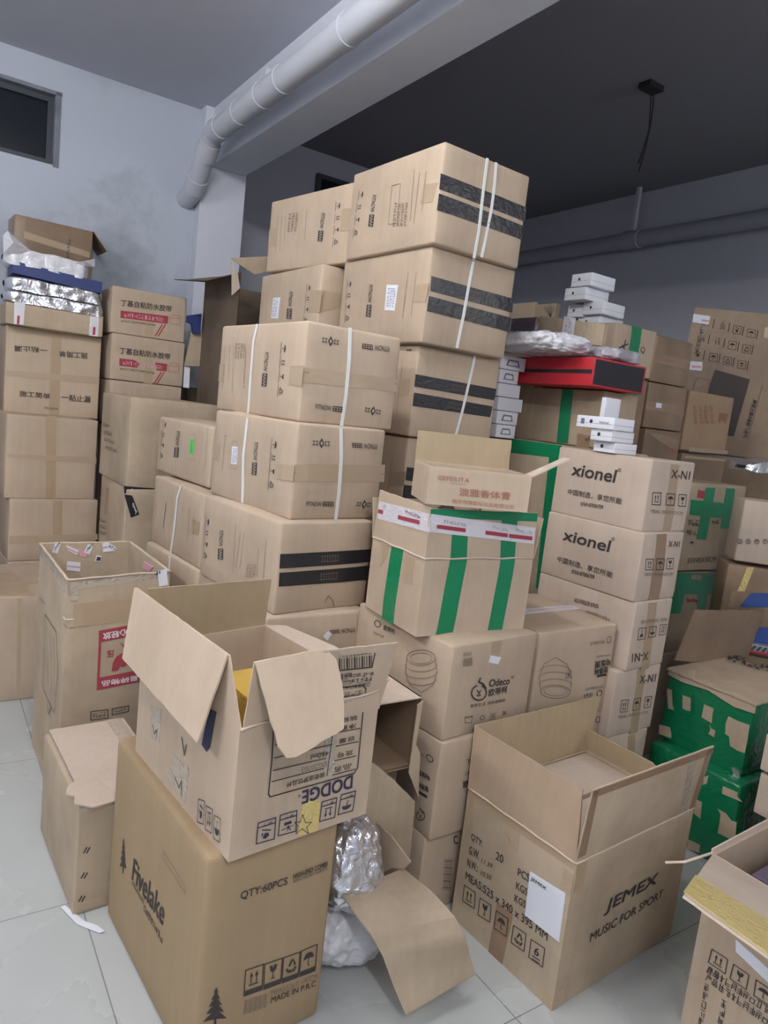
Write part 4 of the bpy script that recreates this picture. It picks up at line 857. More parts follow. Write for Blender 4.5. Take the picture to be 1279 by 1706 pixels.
flap(DD, 'LB', 95, [[0, 0], [1, 0], [.9, .07], [0.4, .09], [.02, .06]], KR_L, wob=.003)
decal(fr, [(540, 1086), (566, 1085), (574, 1200), (560, 1205)], CLEAR, 'clear_tape', .0014)
flush(DD)
def smallbox(name, label, cat, c, dims, yaw, mat, group=None, r=.003, warp=None):
    B = Box('s', None, (0, 0, 0), 0, 1, 1, 1); SEEDN[0] += 1
    th = yaw; R_ = np.array([math.cos(th), math.sin(th), 0]); L_ = np.array([-R_[1], R_[0], 0]); c = np.array(c, float)
    root = tag(empty(name, c, th), label, cat, group)
    B = Box('s', root, c - R_ * dims[0] / 2 - L_ * dims[1] / 2, th, *dims, bulge=0, seed=SEEDN[0], rnd=r, warp=warp); body(B, mat); return B
zb = .512
m_ = MB(); 
g1 = smallbox('gold_box', 'yellow-gold box standing highest inside the open DODGE carton', 'box', uv(.66, 1.42, .66), (.10, .2, .085), math.radians(40), GOLD)
g2 = smallbox('gold_box', 'yellow-gold box with fine black lettering, lower and nearer inside the open DODGE carton', 'box', uv(.66, 1.42, .575), (.12, .22, .084), math.radians(40), GOLD)
g3 = smallbox('gold_box', 'yellow-gold box at the very bottom inside the open DODGE carton', 'box', uv(.66, 1.40, .507), (.22, .3, .066), math.radians(40), GOLD)
text(g2.face('L'), 'The Best', (400, 1163), (410, 1168), (401, 1158), .0); flush(g2)

JM = carton('JEM', 'large open carton printed JEMEX MUSIC FOR SPORT, flaps standing up, on the floor', KR_G, opened=True, bulge=.004); R, L = JM.face('R'), JM.face('L')
for s_, a, b, c_, k in (('QTY:', (785, 1398.5), (804.7, 1412), (786.8, 1387.5), .01), ('20', (827.4, 1430.5), (839.5, 1438), (829, 1417.5), .01), ('G.W.', (782.4, 1421), (799, 1431), (784, 1408), .01), ('N.W.:', (779.6, 1441.6), (797, 1452), (781, 1429), .01), ('MEAS:525 x 340 x 395 MM', (776.7, 1463), (911.5, 1567.5), (778, 1450.4), .01), ('PCS', (864, 1457.5), (883, 1469), (865, 1445), .01), ('KGS', (861, 1480), (879.5, 1492), (862, 1468), .01), ('KGS', (857.6, 1500.5), (876, 1513), (859, 1489), .01)):
    text(L, s_, a, b, c_, k)
text(L, '11.39', (803, 1436), (821, 1446), (805, 1429), -.005); text(L, '10.50', (802, 1457), (819, 1466), (804, 1449), -.005)
for kd, q in (('up', [(775, 1473.7), (793, 1486.5), (791, 1512.8), (771.7, 1500)]), ('glass', [(801, 1495.3), (819, 1508), (816.3, 1536), (796.5, 1523.3)]), ('umb', [(827.4, 1517), (847, 1530.5), (843.6, 1559.8), (823.5, 1546)]), ('rec', [(855.8, 1541.4), (876.5, 1555.5), (873, 1584.7), (851.5, 1570)]), ('no', [(885, 1564.8), (907.8, 1580), (903.7, 1611), (881, 1594.5)])): icon(L, kd, q)
text(L, '6', (889.5, 1589), (897, 1594), (891.5, 1577), .03); line(L, [(887, 1592), (899, 1600)], .003); line(L, [(886.6, 1597), (898.5, 1605)], .003)
decal(L, [(884.6, 1451.4), (942.5, 1488.5), (931.5, 1569), (875, 1524)], PAPER, 'paper_label', .0024, label='white paper label'); text(L, 'JEMEX', (885.9, 1466), (911, 1483.5), (887, 1460), .02, off=.0032)
for k in range(6): glyphs(L, 10, (893 - k, 1482 + 9 * k), (928 - k, 1505 + 9 * k), (893 - k, 1479.5 + 9 * k), 'b', k)
decal(L, [(783, 1318), (790, 1323), (786, 1372), (777, 1378)], TAN); decal(L, [(828, 1504), (855, 1523), (835, 1612), (812, 1592)], BROWN, off=.0008); decal(L, [(843, 1365), (868, 1382), (863, 1420), (838, 1404)], TANL)
decal(L, [(782, 1316), (958, 1434), (956, 1450), (781, 1330)], TAN, off=.0010); decal(L, [(940, 1445), (956, 1456), (950, 1490), (935, 1480)], TANL, off=.0014); decal(R, [(962, 1440), (978, 1433), (968, 1481), (955, 1487)], TAN); decal(L, [(905, 1650), (921, 1665), (917, 1688), (901, 1672)], TANL)
decal(R, [(924, 1655), (940, 1645), (937, 1677), (919, 1688)], TANL)
text(R, 'JEMEX', (1004.4, 1525), (1089, 1477), (1012, 1499), .05); text(R, 'MUSIC FOR SPORT', (980.3, 1568.5), (1101.5, 1493), (983, 1554), .01)
creases(JM, ('R', 'L')); fjL = flap(JM, 'L', -3, [[0, 0], [1, 0], (970, 1316), (790, 1209)], KR_D, wob=.002); fjR = flap(JM, 'R', 10, [[0.0, 0], [1, 0], (1189.6, 1243), (988, 1317)], KR_G, wob=.002)
fjB = flap(JM, 'RB', 3, [[0, 0], [1, 0], (1000, 1160), (792, 1209)], LINER, wob=.003); fjE = flap(JM, 'LB', -8, [[0, 0], [1, 0], (1086, 1271), (952, 1201)], KR_Y, wob=.003)
decal(fjR, [(988, 1318), (1188, 1245), (1186, 1256), (986, 1330)], BROWN, parent=fjR.obj); decal(fjR, [(988, 1318), (998, 1314), (975, 1424), (962, 1430)], BROWN, parent=fjR.obj); decal(fjR, [(1150, 1260), (1160, 1257), (1143, 1350), (1131, 1355)], CLEAR, 'clear_tape', parent=fjR.obj); decal(fjR, [(1178, 1250), (1188, 1246), (1155, 1345), (1148, 1348)], BROWN, parent=fjR.obj)
flush(JM)
cz = .385
for k, (v0, v1) in enumerate(((.99, 1.155), (1.165, 1.33))):
    b_ = smallbox('inner_carton', ('plain carton inside the open JEMEX box, nearer its front wall', 'plain carton inside the open JEMEX box, nearer its back wall')[k], 'box', JM.c[0, 0, 0] + JM.R * .26 + JM.L * (.095, .275)[k] + Z * .012, (.48, .165, cz), math.atan2(JM.R[1], JM.R[0]), KR_L)

# ------------------------------------------------------------------ left foreground
A_ = carton('A', 'tall battered open carton with a big red fragile mark, numbered paper tags along its rim', KR_G, opened=True, bulge=.008, warp={'Nt': (0, 0, -.012)}); R, L = A_.face('R'), A_.face('L')
decal(R, [(122, 1006), (234, 995), (232, 1031), (123, 1044)], TAN, label='shiny tan tape band'); line(R, [(116, 1046), (240, 1033)], .003, 'g'); line(L, [(71, 997), (113, 1046)], .003, 'g')
rd = lambda q: inkp(R, [[P(R, p) for p in q]], 'r')
rd([(163.5, 1049.4), (238, 1036), (238, 1055), (163.2, 1069)]); rd([(161, 1129), (238, 1113), (238, 1133), (160.7, 1149.8)]); rd([(163.3, 1069), (167.5, 1068.3), (165.5, 1128), (161, 1129)])
text(R, '心轻放', (210, 1046), (170.5, 1053.5), (210, 1057), .02, 'w', .0021); text(R, '易碎物品', (229, 1123), (169, 1134), (229, 1132), .02, 'w', .0021)
text(R, '压', (188.5, 1081), (177, 1083), (188.5, 1092), .02, 'r'); rd([(185, 1117), (187, 1102), (193, 1092), (201, 1087), (214, 1084), (226, 1090), (230, 1108), (216, 1111), (212, 1104), (205, 1110), (199, 1109), (195, 1116)]); rd([(198, 1068), (206, 1080), (204, 1088), (212, 1085), (212, 1078)])
for q in ([(151, 1185), (179, 1181), (179, 1195), (150.5, 1199)], [(186, 1180), (213.5, 1174.5), (213, 1184), (186, 1190)]): line(R, q + [q[0]], .003); glyphs(R, 4, (q[3][0] + 3, q[3][1] - 3), (q[2][0] - 3, q[2][1] - 3), (q[0][0] + 3, q[0][1] + 3.5), 'k', 3)
line(L, [(80, 1023), (98, 1052), (97, 1120), (90, 1188), (74, 1152), (72, 1140), (80, 1023)], .003); line(L, [(83, 1045), (80, 1140)], .002); line(L, [(88, 1050), (86, 1150)], .002); line(L, [(94, 1060), (91, 1160)], .002); line(L, [(78, 1172), (80, 1190), (84, 1178), (82, 1196)], .003)
RB, LB = A_.face('RB', True), A_.face('LB', True)
for S_, q, t_ in ((RB, [(92, 905), (101, 906), (96, 922), (87, 920)], '259'), (RB, [(147, 906), (155, 910), (149, 924), (140, 920)], '261'), (RB, [(181, 904), (194, 912), (190, 919), (177, 911)], '371'), (RB, [(161, 925), (169, 927), (167, 936), (158, 935)], '1')):
    decal(S_, q, PAPER, 'number_tag', .002, n=2); a, b, c_, d = q; f = lambda x, y: (a[0] * (1 - x) * y + b[0] * x * y + d[0] * (1 - x) * (1 - y) + c_[0] * x * (1 - y), a[1] * (1 - x) * y + b[1] * x * y + d[1] * (1 - x) * (1 - y) + c_[1] * x * (1 - y))
    v = t_ in ('259', '261')
    (text(S_, t_, f(.8, .12), f(.8, .9), f(.2, .12), .02, off=.003) if False else text(S_, t_, f(.2, .1), f(.8, .9), f(.1, .5), .02, off=.003) if v else text(S_, t_, f(.15, .2), f(.85, .2), f(.15, .8), .02, off=.003))
for S_, q in ((RB, [(112, 935), (134, 937), (133, 952), (111, 950)]), (RB, [(110, 908), (131, 917), (128, 925), (113, 917)]), (RB, [(170, 905), (180, 903), (188, 918), (172, 920)])):
    decal(S_, q, PAPER, 'paper_tag', .0016, n=2); a, b, c_, d = q; inkp(S_, [[P(S_, (a[0] + 1, (a[1] + d[1]) / 2 - 1)), P(S_, (b[0] - 1, (b[1] + c_[1]) / 2 - 1)), P(S_, (b[0] - 1, (b[1] + c_[1]) / 2 + 2)), P(S_, (a[0] + 1, (a[1] + d[1]) / 2 + 2))]], 'q', .002)
decal(RB, [(130, 914), (146, 919), (143, 928), (133, 927)], PINK, 'pink_tag', .0018, n=2); decal(LB, [(240, 935), (256, 945), (250, 952), (238, 946)], PINK, 'pink_tag', .003, n=2)
tg = slab('number_tag', [A_.c[1, 0, 1] + A_.R * -.04 * k_ - A_.L * .004 + Z * z_ for k_, z_ in ((1.1, .004), (.35, .012), (.1, -.045), (.85, -.05))], .001, PAPER, A_.root)
St = Plane(A_.c[1, 0, 1] - A_.L * .0055, A_.R, Z, A_); text(St, 'JI', (259, 958), (267, 957), (258, 952), .02)
creases(A_, ('R', 'L'), z=-.13); creases(A_, ('R', 'L', 'RB', 'LB'), r=.0035)
# frayed tape along the rim
decal(R, [(115, 970), (281, 951), (280, 962), (116, 983)], CLEAR, 'clear_tape', .001); decal(L, [(66, 908), (113, 969), (113, 990), (67, 925)], CLEAR, 'clear_tape', .001, label='clear tape round the torn rim'); decal(R, [(116, 972), (131, 969), (129, 1000), (117, 1002)], CLEAR, 'clear_tape', .0014)
flush(A_)
BX = carton('BX', 'low carton on the floor, pale lid flap creased over its corner, left of Fivelake', KR_G, bulge=.006); R, L, T = BX.face('R'), BX.face('L'), BX.face('T')
a_, b_ = BX.a, BX.b; q_ = [[.012, b_ - .004], [a_ - .003, b_ - .004], [a_ - .003, .06], [a_ * .93, .0], [a_ * .4, -.014], [.03, -.022], [-.012, -.006], [-.004, .03], [-.02, .05], [-.008, .085], [.012, .10]]
slab('lid_flap', [T.at(p_, .012 - (.012 if p_[1] < -.01 else 0)) for p_ in q_], .004, KR_L, BX.root, n=Z, wob=.002)['label'] = 'pale creased lid flap'
decal(T, [[a_ * .76, b_ * .55], [a_ * .95, b_ * .55], [a_ * .95, b_ * .99], [a_ * .76, b_ * .99]], YEL and CLEAR, 'clear_tape', .014)
for y_ in (1414, 1456, 1495): 
    for dx in (0, 5): line(R, [(139 - (y_ - 1414) * .1 + dx, y_ + 6), (144 - (y_ - 1414) * .1 + dx, y_ - 3)], .004)
decal(R, [(132, 1345), (189, 1330), (189, 1340), (132, 1356)], CLEAR, 'clear_tape'); decal(R, [(122, 1502), (180, 1490), (179, 1504), (121, 1520)], TANL); flush(BX)
tag(slab('floor_leaflet', [hz(p, .003) for p in ((101, 1512), (108, 1509), (140, 1535), (163, 1543), (174, 1552), (166, 1555), (148, 1548), (128, 1540))], .002, PAPER), 'small white printed leaflet on the tiles at the foot of the low greyish carton', 'leaflet')

# ------------------------------------------------------------------ left wall stacks
BT['L5'] = (*tuple(uv(-.35, 3.2, 0)), TH, .98, .58, .46)
L5 = carton('L5', 'wide low carton on the floor at the left edge, light tape across its top', KR, bulge=.006); T = L5.face('T')
R = L5.face('R'); decal(T, [(2, 955), (22, 955), (60, 993), (0, 993)], TAN); decal(T, [(1, 968), (60, 968), (62, 975), (1, 976)], TANL); decal(R, [(29, 996), (36, 996), (34, 1150), (27, 1152)], TANL)
LK = plain('seal', (1, 1, 1)); flush(L5)
L4 = carton('L4', 'bottom visible carton of the far left stack, just above the wide low one', b=.45); R = L4.face('R')
decal(R, [(88, 834), (104, 834), (103, 935), (87, 935)], TAN); decal(R, [(14.6, 892.5), (162.7, 889), (162.7, 899), (14.6, 906)], TANL, off=.0012); flush(L4)
L3 = carton('L3', 'unprinted carton with a cross of tan tape, middle of the far left stack', b=.45); R = L3.face('R')
decal(R, [(75.8, 692), (94.4, 694), (92, 831), (75.8, 830)], TAN); decal(R, [(12, 755.6), (160.8, 762), (160.3, 773), (12, 762)], TANL, off=.0012); flush(L3)
L2 = carton('L2', 'carton with Chinese slogans above and below a cross of tan tape, far left stack', b=.45); R = L2.face('R')
decal(R, [(86.4, 551), (102.3, 553), (99, 693), (81, 691)], TAN); decal(R, [(9.3, 616.4), (165, 628.3), (164.8, 640.3), (9.3, 626)], TANL, off=.0012)
text(R, '一粘止漏', (78.4, 579), (24, 575.5), (78.4, 588.5), .01, off=.0022); text(R, '施工简单', (145.7, 588.5), (98.4, 584), (145.7, 598.6), .01, off=.0022); text(R, '施工简单', (32, 660), (83, 665), (32.4, 650.5), .01, off=.0022); text(R, '一粘止漏', (102.3, 667), (150, 671), (103, 656), .01, off=.0022); glyphs(R, 9, (74, 681), (97, 682.5), (74, 678), 'k'); flush(L2)
carton('L6', HID, group='hidden bottom cartons', b=.45)
L1 = carton('L1', 'flat brown carton with white warning tape, between the foil bags and the slogan carton', KR_G, b=.28); R = L1.face('R')
decal(R, [(24, 502), (42, 505), (39, 541), (23, 540)], WTAPE, 'warning_tape'); decal(R, [(150, 527), (165, 529), (163, 561), (148, 559)], WTAPE, 'warning_tape'); inkp(R, [[P(R, p) for p in ((29, 526), (33, 526), (32, 540), (28, 540))], [P(R, p) for p in ((155, 545), (159, 545), (158, 558), (154, 558))]], 'r', .002); flush(L1)
_l0 = BT['L0']
L0 = carton('L0', 'brown carton at the top of the left corner, behind the foil bags and blue box', KR_B, b=.2, th=math.radians(37)); R = L0.face('R')
decal(R, [(40, 385), (149, 420), (149, 430), (40, 397)], TAN); glyphs(R, 6, (114, 398), (110, 430), (118, 399), 'k'); line(R, [(45, 362), (43, 384)], .002, 'g'); line(R, [(76, 371), (74, 386)], .002, 'g')
flap(L0, 'LB', 140, [[0, 0], [1, 0], [1, .12], [0, .12]], KR_B); flush(L0)
# brown cartons cut by the left edge of the picture
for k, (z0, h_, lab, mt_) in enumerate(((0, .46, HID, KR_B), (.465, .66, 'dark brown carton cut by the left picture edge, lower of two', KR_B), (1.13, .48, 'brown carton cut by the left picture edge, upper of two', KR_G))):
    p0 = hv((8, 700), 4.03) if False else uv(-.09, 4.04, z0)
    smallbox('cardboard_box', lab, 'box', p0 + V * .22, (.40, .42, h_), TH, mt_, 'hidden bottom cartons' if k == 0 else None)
# slabs lying on the left stack: px of the front face in plane v
def pxslab(name, label, cat, quad, v, depth, mat, bag=False, parent=None):
    """quad = tl,tr,br,bl pixels of the side facing the aisle, which lies in the plane v"""
    tl, tr, br_, bl = [hv(p, v) for p in quad]; m_ = MB(); n = 26; k = 12
    def fn(u, w):                                    # wraps: front, top, back, bottom
        P0 = bl * (1 - u) + br_ * u; P1 = tl * (1 - u) + tr * u; t = w * 4; D = V * depth
        if t < 1: q = P0 * (1 - t) + P1 * t
        elif t < 2: q = P1 + D * (t - 1)
        elif t < 3: q = P1 * (3 - t) + P0 * (t - 2) + D
        else: q = P0 + D * (4 - t)
        if bag:
            c_ = (P0 + P1 + D) / 2; e = min(1, u / .07, (1 - u) / .07); q = c_ + (q - c_) * (.35 + .65 * math.sqrt(max(0, e))) ; h_ = np.linalg.norm(P1 - P0)
            q = c_ + (q - c_) * (1 + .10 * nz(q, hash(label) % 17, 22)) + Z * .10 * h_ * nz(q, 3, 9)
        return q
    if bag:
        m_.grid(fn, n * 2, 24); o = m_.build(name, mat, parent, smooth=True)
    else:
        m_.box(bl, br_ - bl, V * depth, tl - bl); o = m_.build(name, mat, parent, yaw=TH)
    if label: tag(o, label, cat)
    return o
vL = 4.0
pxslab('foil_bag', 'lowest silver foil bag on the left stack, lying on the flat brown carton', 'bag', [(5, 481), (177, 512), (178, 531), (9, 499)], vL - .01, .24, MYLAR, True)
pxslab('foil_bag', 'middle silver foil bag on the left stack, with a red label, under the blue box', 'bag', [(9, 456), (172, 490), (176, 510), (11, 480)], vL - .005, .24, MYLAR, True)
o = pxslab('flat_box', 'flat dark blue box between silver foil bags at the top of the left stack', 'box', [(21, 434), (173, 472), (170, 489), (21, 454)], vL, .22, BLUE)
o = pxslab('plastic_bag', 'white plastic-wrapped package on top of the blue box', 'bag', [(8, 411), (152, 440), (149, 467), (6, 436)], vL, .2, BAGW, True)
m_ = MB(); m_.add([hv(p, vL) for p in ((6, 422), (5, 392), (13, 384), (30, 400), (52, 418), (30, 424))] + [hv((22, 404), vL - .05)], [[0, 1, 6], [1, 2, 6], [2, 3, 6], [3, 4, 6], [4, 5, 6], [5, 0, 6]]); m_.build('bag_end', BAGW, o)
m_ = MB(); m_.add([hv(p, vL) for p in ((125, 438), (158, 431), (158, 445), (140, 444))] + [hv((142, 436), vL - .03)], [[0, 1, 4], [1, 2, 4], [2, 3, 4], [3, 0, 4]]); m_.build('bag_end', BAGW, o)
def sticker(parent, pxs, v, mat, name='label_sticker', off=.006):
    return slab(name, [hv(p, v - off) for p in pxs], .001, mat, parent, n=-V)
# ------------------------------------------------------------------ butyl tape cartons
for key, dy, lab in (('N1', 0, 'topmost carton printed in Chinese with a red bar and tape roll, against the back wall'), ('N2', 79.5, 'second carton printed in Chinese with a red bar and tape roll, under its twin')):
    B = carton(key, lab, KR); R = B.face('R'); q = lambda x, y: (x - (2.2 if dy else 0) * .9, y + dy)
    decal(R, [q(242.4, 489.5), q(257, 491.5), q(255.5, 561), q(241, 558.5)], TANL)
    text(R, '丁基自粘防水胶带', q(200.7, 509.5), q(285, 520), q(201.2, 499), .014)
    inkp(R, [[P(R, p) for p in (q(200.7, 517.2), q(280.4, 526.8), q(279, 539.5), q(200.2, 529.5))]], 'r'); glyphs(R, 12, q(206, 527.5), q(274, 536), q(206, 521), 'q', 3); glyphs(R, 15, q(201, 535.5), q(259, 543.5), q(201, 532.5), 'k', 4)
    for k in (0, 5): line(R, [q(270 + k, 541), q(258.5 + k, 559.5)], .006, 'r')
    line(R, [q(283, 529), q(300, 531), q(299.5, 541.5), q(282.5, 539), q(283, 529)], .0025, 'p'); line(R, [q(285, 526.5), q(291, 524.5), q(299, 527), q(300, 531)], .0025, 'p'); flush(B)
B = carton('N3', 'third carton of the tape-roll stack, only its top strip showing', KR); decal(B.face('R'), [(241, 642), (256, 643), (255, 668), (240, 667)], TANL); flush(B)
carton('N4', HID, group='hidden bottom cartons')
Pq = carton('P', 'tall carton with a shaded printed side, between the far left stack and the strapped stack', KR_G, b=.50); L, R = Pq.face('L'), Pq.face('R')
for k in range(4): glyphs(L, 4 + 2 * (k > 1), (172 + k * 1.5, 709 + 13 * k), (184 + 4 * k, 712 + 14 * k), (172 + k * 1.5, 704 + 13 * k), 'k', k)
decal(R, [(206, 809.5), (255, 814), (253.8, 823.5), (207, 822)], BLK, 'black_tape'); text(R, 'deen', (216, 819.3), (233.5, 821), (216.2, 813.5), .02, 'w', .0022); flush(Pq)
Q = carton('Q', 'carton under the tall shaded one, a loose black tape end hanging over its corner', KR_G, b=.49); R, L = Q.face('R'), Q.face('L')
decal(R, [(207, 824), (220, 825.5), (232, 857), (218, 862.5)], BLK, 'black_tape'); text(R, 'Jeep', (225.5, 857), (219, 840), (229, 853), .02, 'w', .0022)
for k in range(3): glyphs(L, 4, (167, 868 + 10 * k), (178, 872 + 10 * k), (167, 863 + 10 * k), 'k', k)
decal(L, [(178, 812), (182, 813), (180, 858), (174, 856)], BROWN, 'purple_tape'); flush(Q)
carton('Q2', HID, group='hidden bottom cartons', b=.49)
# ------------------------------------------------------------------ tall open carton with loose flaps behind the front stack
d0 = hv((386, 640), 3.42); nx = d0 @ U
bz = (hu((338, 520), nx) @ V) - 3.42
BT['ZC'] = (*tuple(uv(nx, 3.42, 1.05)), TH, .42, bz, .94)
ZC = carton('ZC', 'big shade-darkened open carton with torn flaps at the top, behind the strapped front stack', KR_X, opened=True, skip=('R',), bulge=.003)
pz_ = lambda pxs, v, n_, mt_, lab=None, nn=-V: slab(n_, [hv(p, v) for p in pxs], .004, mt_, ZC.root, n=nn, wob=.002)
slab('flap', [ZC.c[0, 0, 1] + ZC.L * .02, ZC.c[0, 1, 1], ZC.c[0, 1, 1] - U * .17 - Z * .02, ZC.c[0, 0, 1] - U * .17 - Z * .07], .004, KR_X, ZC.root, wob=.004)
pz_([(384, 430), (447, 427), (446, 452), (424, 457), (404, 444)], 3.415, 'flap', KR_G)
pz_([(386, 437), (396, 455), (400, 480), (386, 492)], 3.418, 'torn_edge', KR_L)
for k, (z_, h_, lab) in enumerate(((1.45, .10, 'brown carton inside the dark open one, lower of two'), (1.555, .14, 'brown carton with white warning tape, inside the dark open one'))):
    b_ = smallbox('inner_carton', lab, 'box', uv(nx + .215, 3.43 + bz * .5, z_), (.38, bz - .04, h_), TH, KR_G)
    if k: R = b_.face('R'); decal(R, [[.0, .045], [.38, .045], [.38, .085], [.0, .085]], WTAPE, 'warning_tape'); glyphs(R, 6, [.03, .055], [.1, .055], [.03, .075], 'r'); glyphs(R, 6, [.16, .055], [.24, .055], [.16, .075], 'r'); flush(b_)
smallbox('inner_carton', HID, 'box', uv(nx + .215, 3.43 + bz * .5, 1.06), (.38, bz - .04, .385), TH, KR_G, 'hidden bottom cartons')
flush(ZC)
# carton with a bent-out flap and dark inside, left of it
VZ = 3.42 + bz + .02; c0 = hv((305, 612), VZ); ux = c0 @ U
BT['ZD'] = (*tuple(uv(ux, VZ, 1.05)), TH, .26, .24, .36)
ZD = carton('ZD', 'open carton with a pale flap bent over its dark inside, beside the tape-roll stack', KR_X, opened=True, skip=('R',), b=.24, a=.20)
slab('flap', [hv(p, VZ - .03) for p in ((318, 554), (368, 553), (364, 566), (345, 611), (307, 609))], .004, KR_G, ZD.root, n=-V, wob=.002)
slab('white_label', [hv(p, VZ - .012) for p in ((307, 610), (316.5, 611), (315, 647), (305, 645))], .002, PAPER, ZD.root, n=-V)
tag(mesh('cardboard_box', *(lambda m_: (m_.v, m_.f))((lambda m_: (m_.box(uv(ux - .02, 3.43, 0), U * .9, V * (VZ - 3.43 + .2), Z * 1.045), m_)[1])(MB())), KR_G, yaw=TH), 'broad carton carrying the two dark open cartons, hidden behind the front stack', 'box')
tag(slab('blue_bag', [hv(p, 3.93) for p in ((310, 526), (333, 523), (331, 556), (320, 556), (317, 540), (309, 537))], .03, BLUE), 'bit of blue bag showing between the tape-roll stack and the dark open carton', 'bag')

# ------------------------------------------------------------------ right background: big green-taped cartons
BG1 = carton('BG1', 'tan carton with one green tape stripe, under the flat red box', KR_G, z=1.345, h=.232); L, R = BG1.face('L'), BG1.face('R')
decal(L, [(937, 648), (955, 650), (946, 739), (927, 737)], GREEN, 'green_tape'); decal(L, [(882, 641), (890, 641), (885, 705), (879, 690)], TAN, 'crumpled_tape'); decal(L, [(962, 722), (985, 726), (980, 748), (960, 745)], BROWN); glyphs(L, 3, (976, 737), (991, 728), (974, 731), 'k'); flush(BG1)
BG2 = carton('BG2', 'wide carton with green tape along its edges, directly left of the xionel stack', KR_G); L = BG2.face('L')
decal(L, [(852, 731), (936, 742), (934, 764), (850, 754)], GREEN, 'green_tape'); decal(L, [(916, 756), (936, 759), (915, 985), (893, 980)], GREEN, 'green_tape', .0014); flush(BG2)
carton('BG3', HID, group='hidden bottom cartons')
B1 = carton('B1', 'carton with a handwritten cross and a green tape stripe, small white boxes stacked beside it', KR); R = B1.face('R')
decal(R, [(1052.5, 542.5), (1069, 546), (1056.5, 628), (1040, 624)], GREEN, 'green_tape'); line(R, [(1030, 580), (1044, 573)], .006); line(R, [(1040, 567), (1036, 588), (1030, 590)], .006); line(R, [(1035, 575), (1042, 588)], .005); text(R, 'Q', (1065, 588), (1073, 590), (1067, 577), -.01); flush(B1)
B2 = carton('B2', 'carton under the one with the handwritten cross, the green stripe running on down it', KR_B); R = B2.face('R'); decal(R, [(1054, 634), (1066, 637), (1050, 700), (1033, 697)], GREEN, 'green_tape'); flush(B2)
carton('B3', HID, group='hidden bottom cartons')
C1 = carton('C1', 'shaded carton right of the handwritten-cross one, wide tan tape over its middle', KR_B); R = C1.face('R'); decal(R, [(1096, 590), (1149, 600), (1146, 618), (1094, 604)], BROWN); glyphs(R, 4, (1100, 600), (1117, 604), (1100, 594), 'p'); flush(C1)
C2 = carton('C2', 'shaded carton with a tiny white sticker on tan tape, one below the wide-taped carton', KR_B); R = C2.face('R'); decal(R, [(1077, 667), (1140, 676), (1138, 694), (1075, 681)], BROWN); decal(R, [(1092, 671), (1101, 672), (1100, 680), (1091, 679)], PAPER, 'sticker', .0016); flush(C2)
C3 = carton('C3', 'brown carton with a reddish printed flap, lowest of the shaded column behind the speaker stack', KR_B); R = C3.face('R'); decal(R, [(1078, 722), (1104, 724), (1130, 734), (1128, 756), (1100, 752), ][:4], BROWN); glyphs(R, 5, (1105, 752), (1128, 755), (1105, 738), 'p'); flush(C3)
carton('C4', HID, group='hidden bottom cartons')
D1 = carton('D1', 'carton with faded reddish print block, at the foot of the leaning speaker carton', cardboard('warm_kraft', (.36, .25, .155))); R = D1.face('R')
for k in range(4): glyphs(R, 5, (1156 + 9 * k, 706), (1154 + 9 * k, 675), (1161 + 9 * k, 706), 'p', k)
icon(R, 'bars', [(1197, 686), (1213, 689), (1211, 703), (1194, 700)], False, 'p'); glyphs(R, 3, (1196, 703), (1211, 705), (1197, 688), 'p', 5); decal(R, [(1148, 745), (1212, 751), (1211, 757), (1147, 752)], TAN); flush(D1)
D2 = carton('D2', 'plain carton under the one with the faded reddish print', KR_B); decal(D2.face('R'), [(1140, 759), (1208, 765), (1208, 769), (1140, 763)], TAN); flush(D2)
carton('D3', HID, group='hidden bottom cartons')
G2 = carton('G2', 'worn carton with a wide green tape cross and size stamp, behind the xionel stack', KR_G); R = G2.face('R')
gt = lambda S, q, mt_=GREEN, off=.0009: decal(S, q, mt_, 'green_tape', off)
gt(R, [(1175, 812), (1191, 813), (1175, 899.3), (1159, 898)]); gt(R, [(1208.8, 813), (1224, 814), (1214, 881), (1198, 880)], off=.0012); gt(R, [(1150, 832), (1236, 841.5), (1233, 867), (1148, 857.5)], off=.0015)
text(R, '55X45X30CM', (1143.4, 938.4), (1190.8, 935.4), (1144.4, 929.5), .0); glyphs(R, 3, (1184, 873), (1197, 873), (1184, 866), 'k'); glyphs(R, 3, (1146, 875), (1163, 876), (1146, 866), 'k', 4); text(R, '号:L', (1142, 891), (1160, 892), (1142.5, 883), .01); icon(R, 'umb', [(1148, 900), (1156, 900), (1155, 910), (1147, 910)], False)
inkp(R, [[P(R, p) for p in ((1162, 816), (1173, 818), (1171, 831), (1160, 829))]], 'r'); decal(R, [(1160, 900), (1175, 901), (1168, 930), (1155, 929)], TAN); decal(R, [(1133, 940), (1216, 939), (1215, 949), (1132, 949)], TAN); flush(G2)
G3 = carton('G3', 'carton wrapped in green tape with Sterling partly readable, under the size-stamped carton', KR_G); R = G3.face('R')
gt(R, [(1128, 954), (1200, 956), (1194, 990), (1122, 990)], GREENd if False else GREEN); gt(R, [(1120, 985), (1140, 985), (1133, 1022), (1114, 1022)]); gt(R, [(1162, 985), (1178, 986), (1174, 1014), (1160, 1014)]); text(R, 'Sterling', (1142, 1005), (1161, 1005), (1142, 996), .02, 'r'); decal(R, [(1151, 957), (1168, 958), (1167, 966), (1150, 965)], KR_G, 'bare_patch', .0016); flush(G3)
carton('G4', HID, group='hidden bottom cartons')
H1 = carton('H1', 'plain pale carton with a row of round care symbols, at the right picture edge', KR_L); R = H1.face('R')
for k, kd in enumerate(('rec', 'bag', 'umb', 'glass')): x = 1226.5 + 14 * k; icon(R, 'ring', [(x, 896.5), (x + 10.5, 896.8), (x + 10.3, 907.3), (x - .2, 907)], False); icon(R, kd, [(x + 2, 898.5), (x + 8.5, 899), (x + 8.3, 905.3), (x + 1.8, 905)], False)
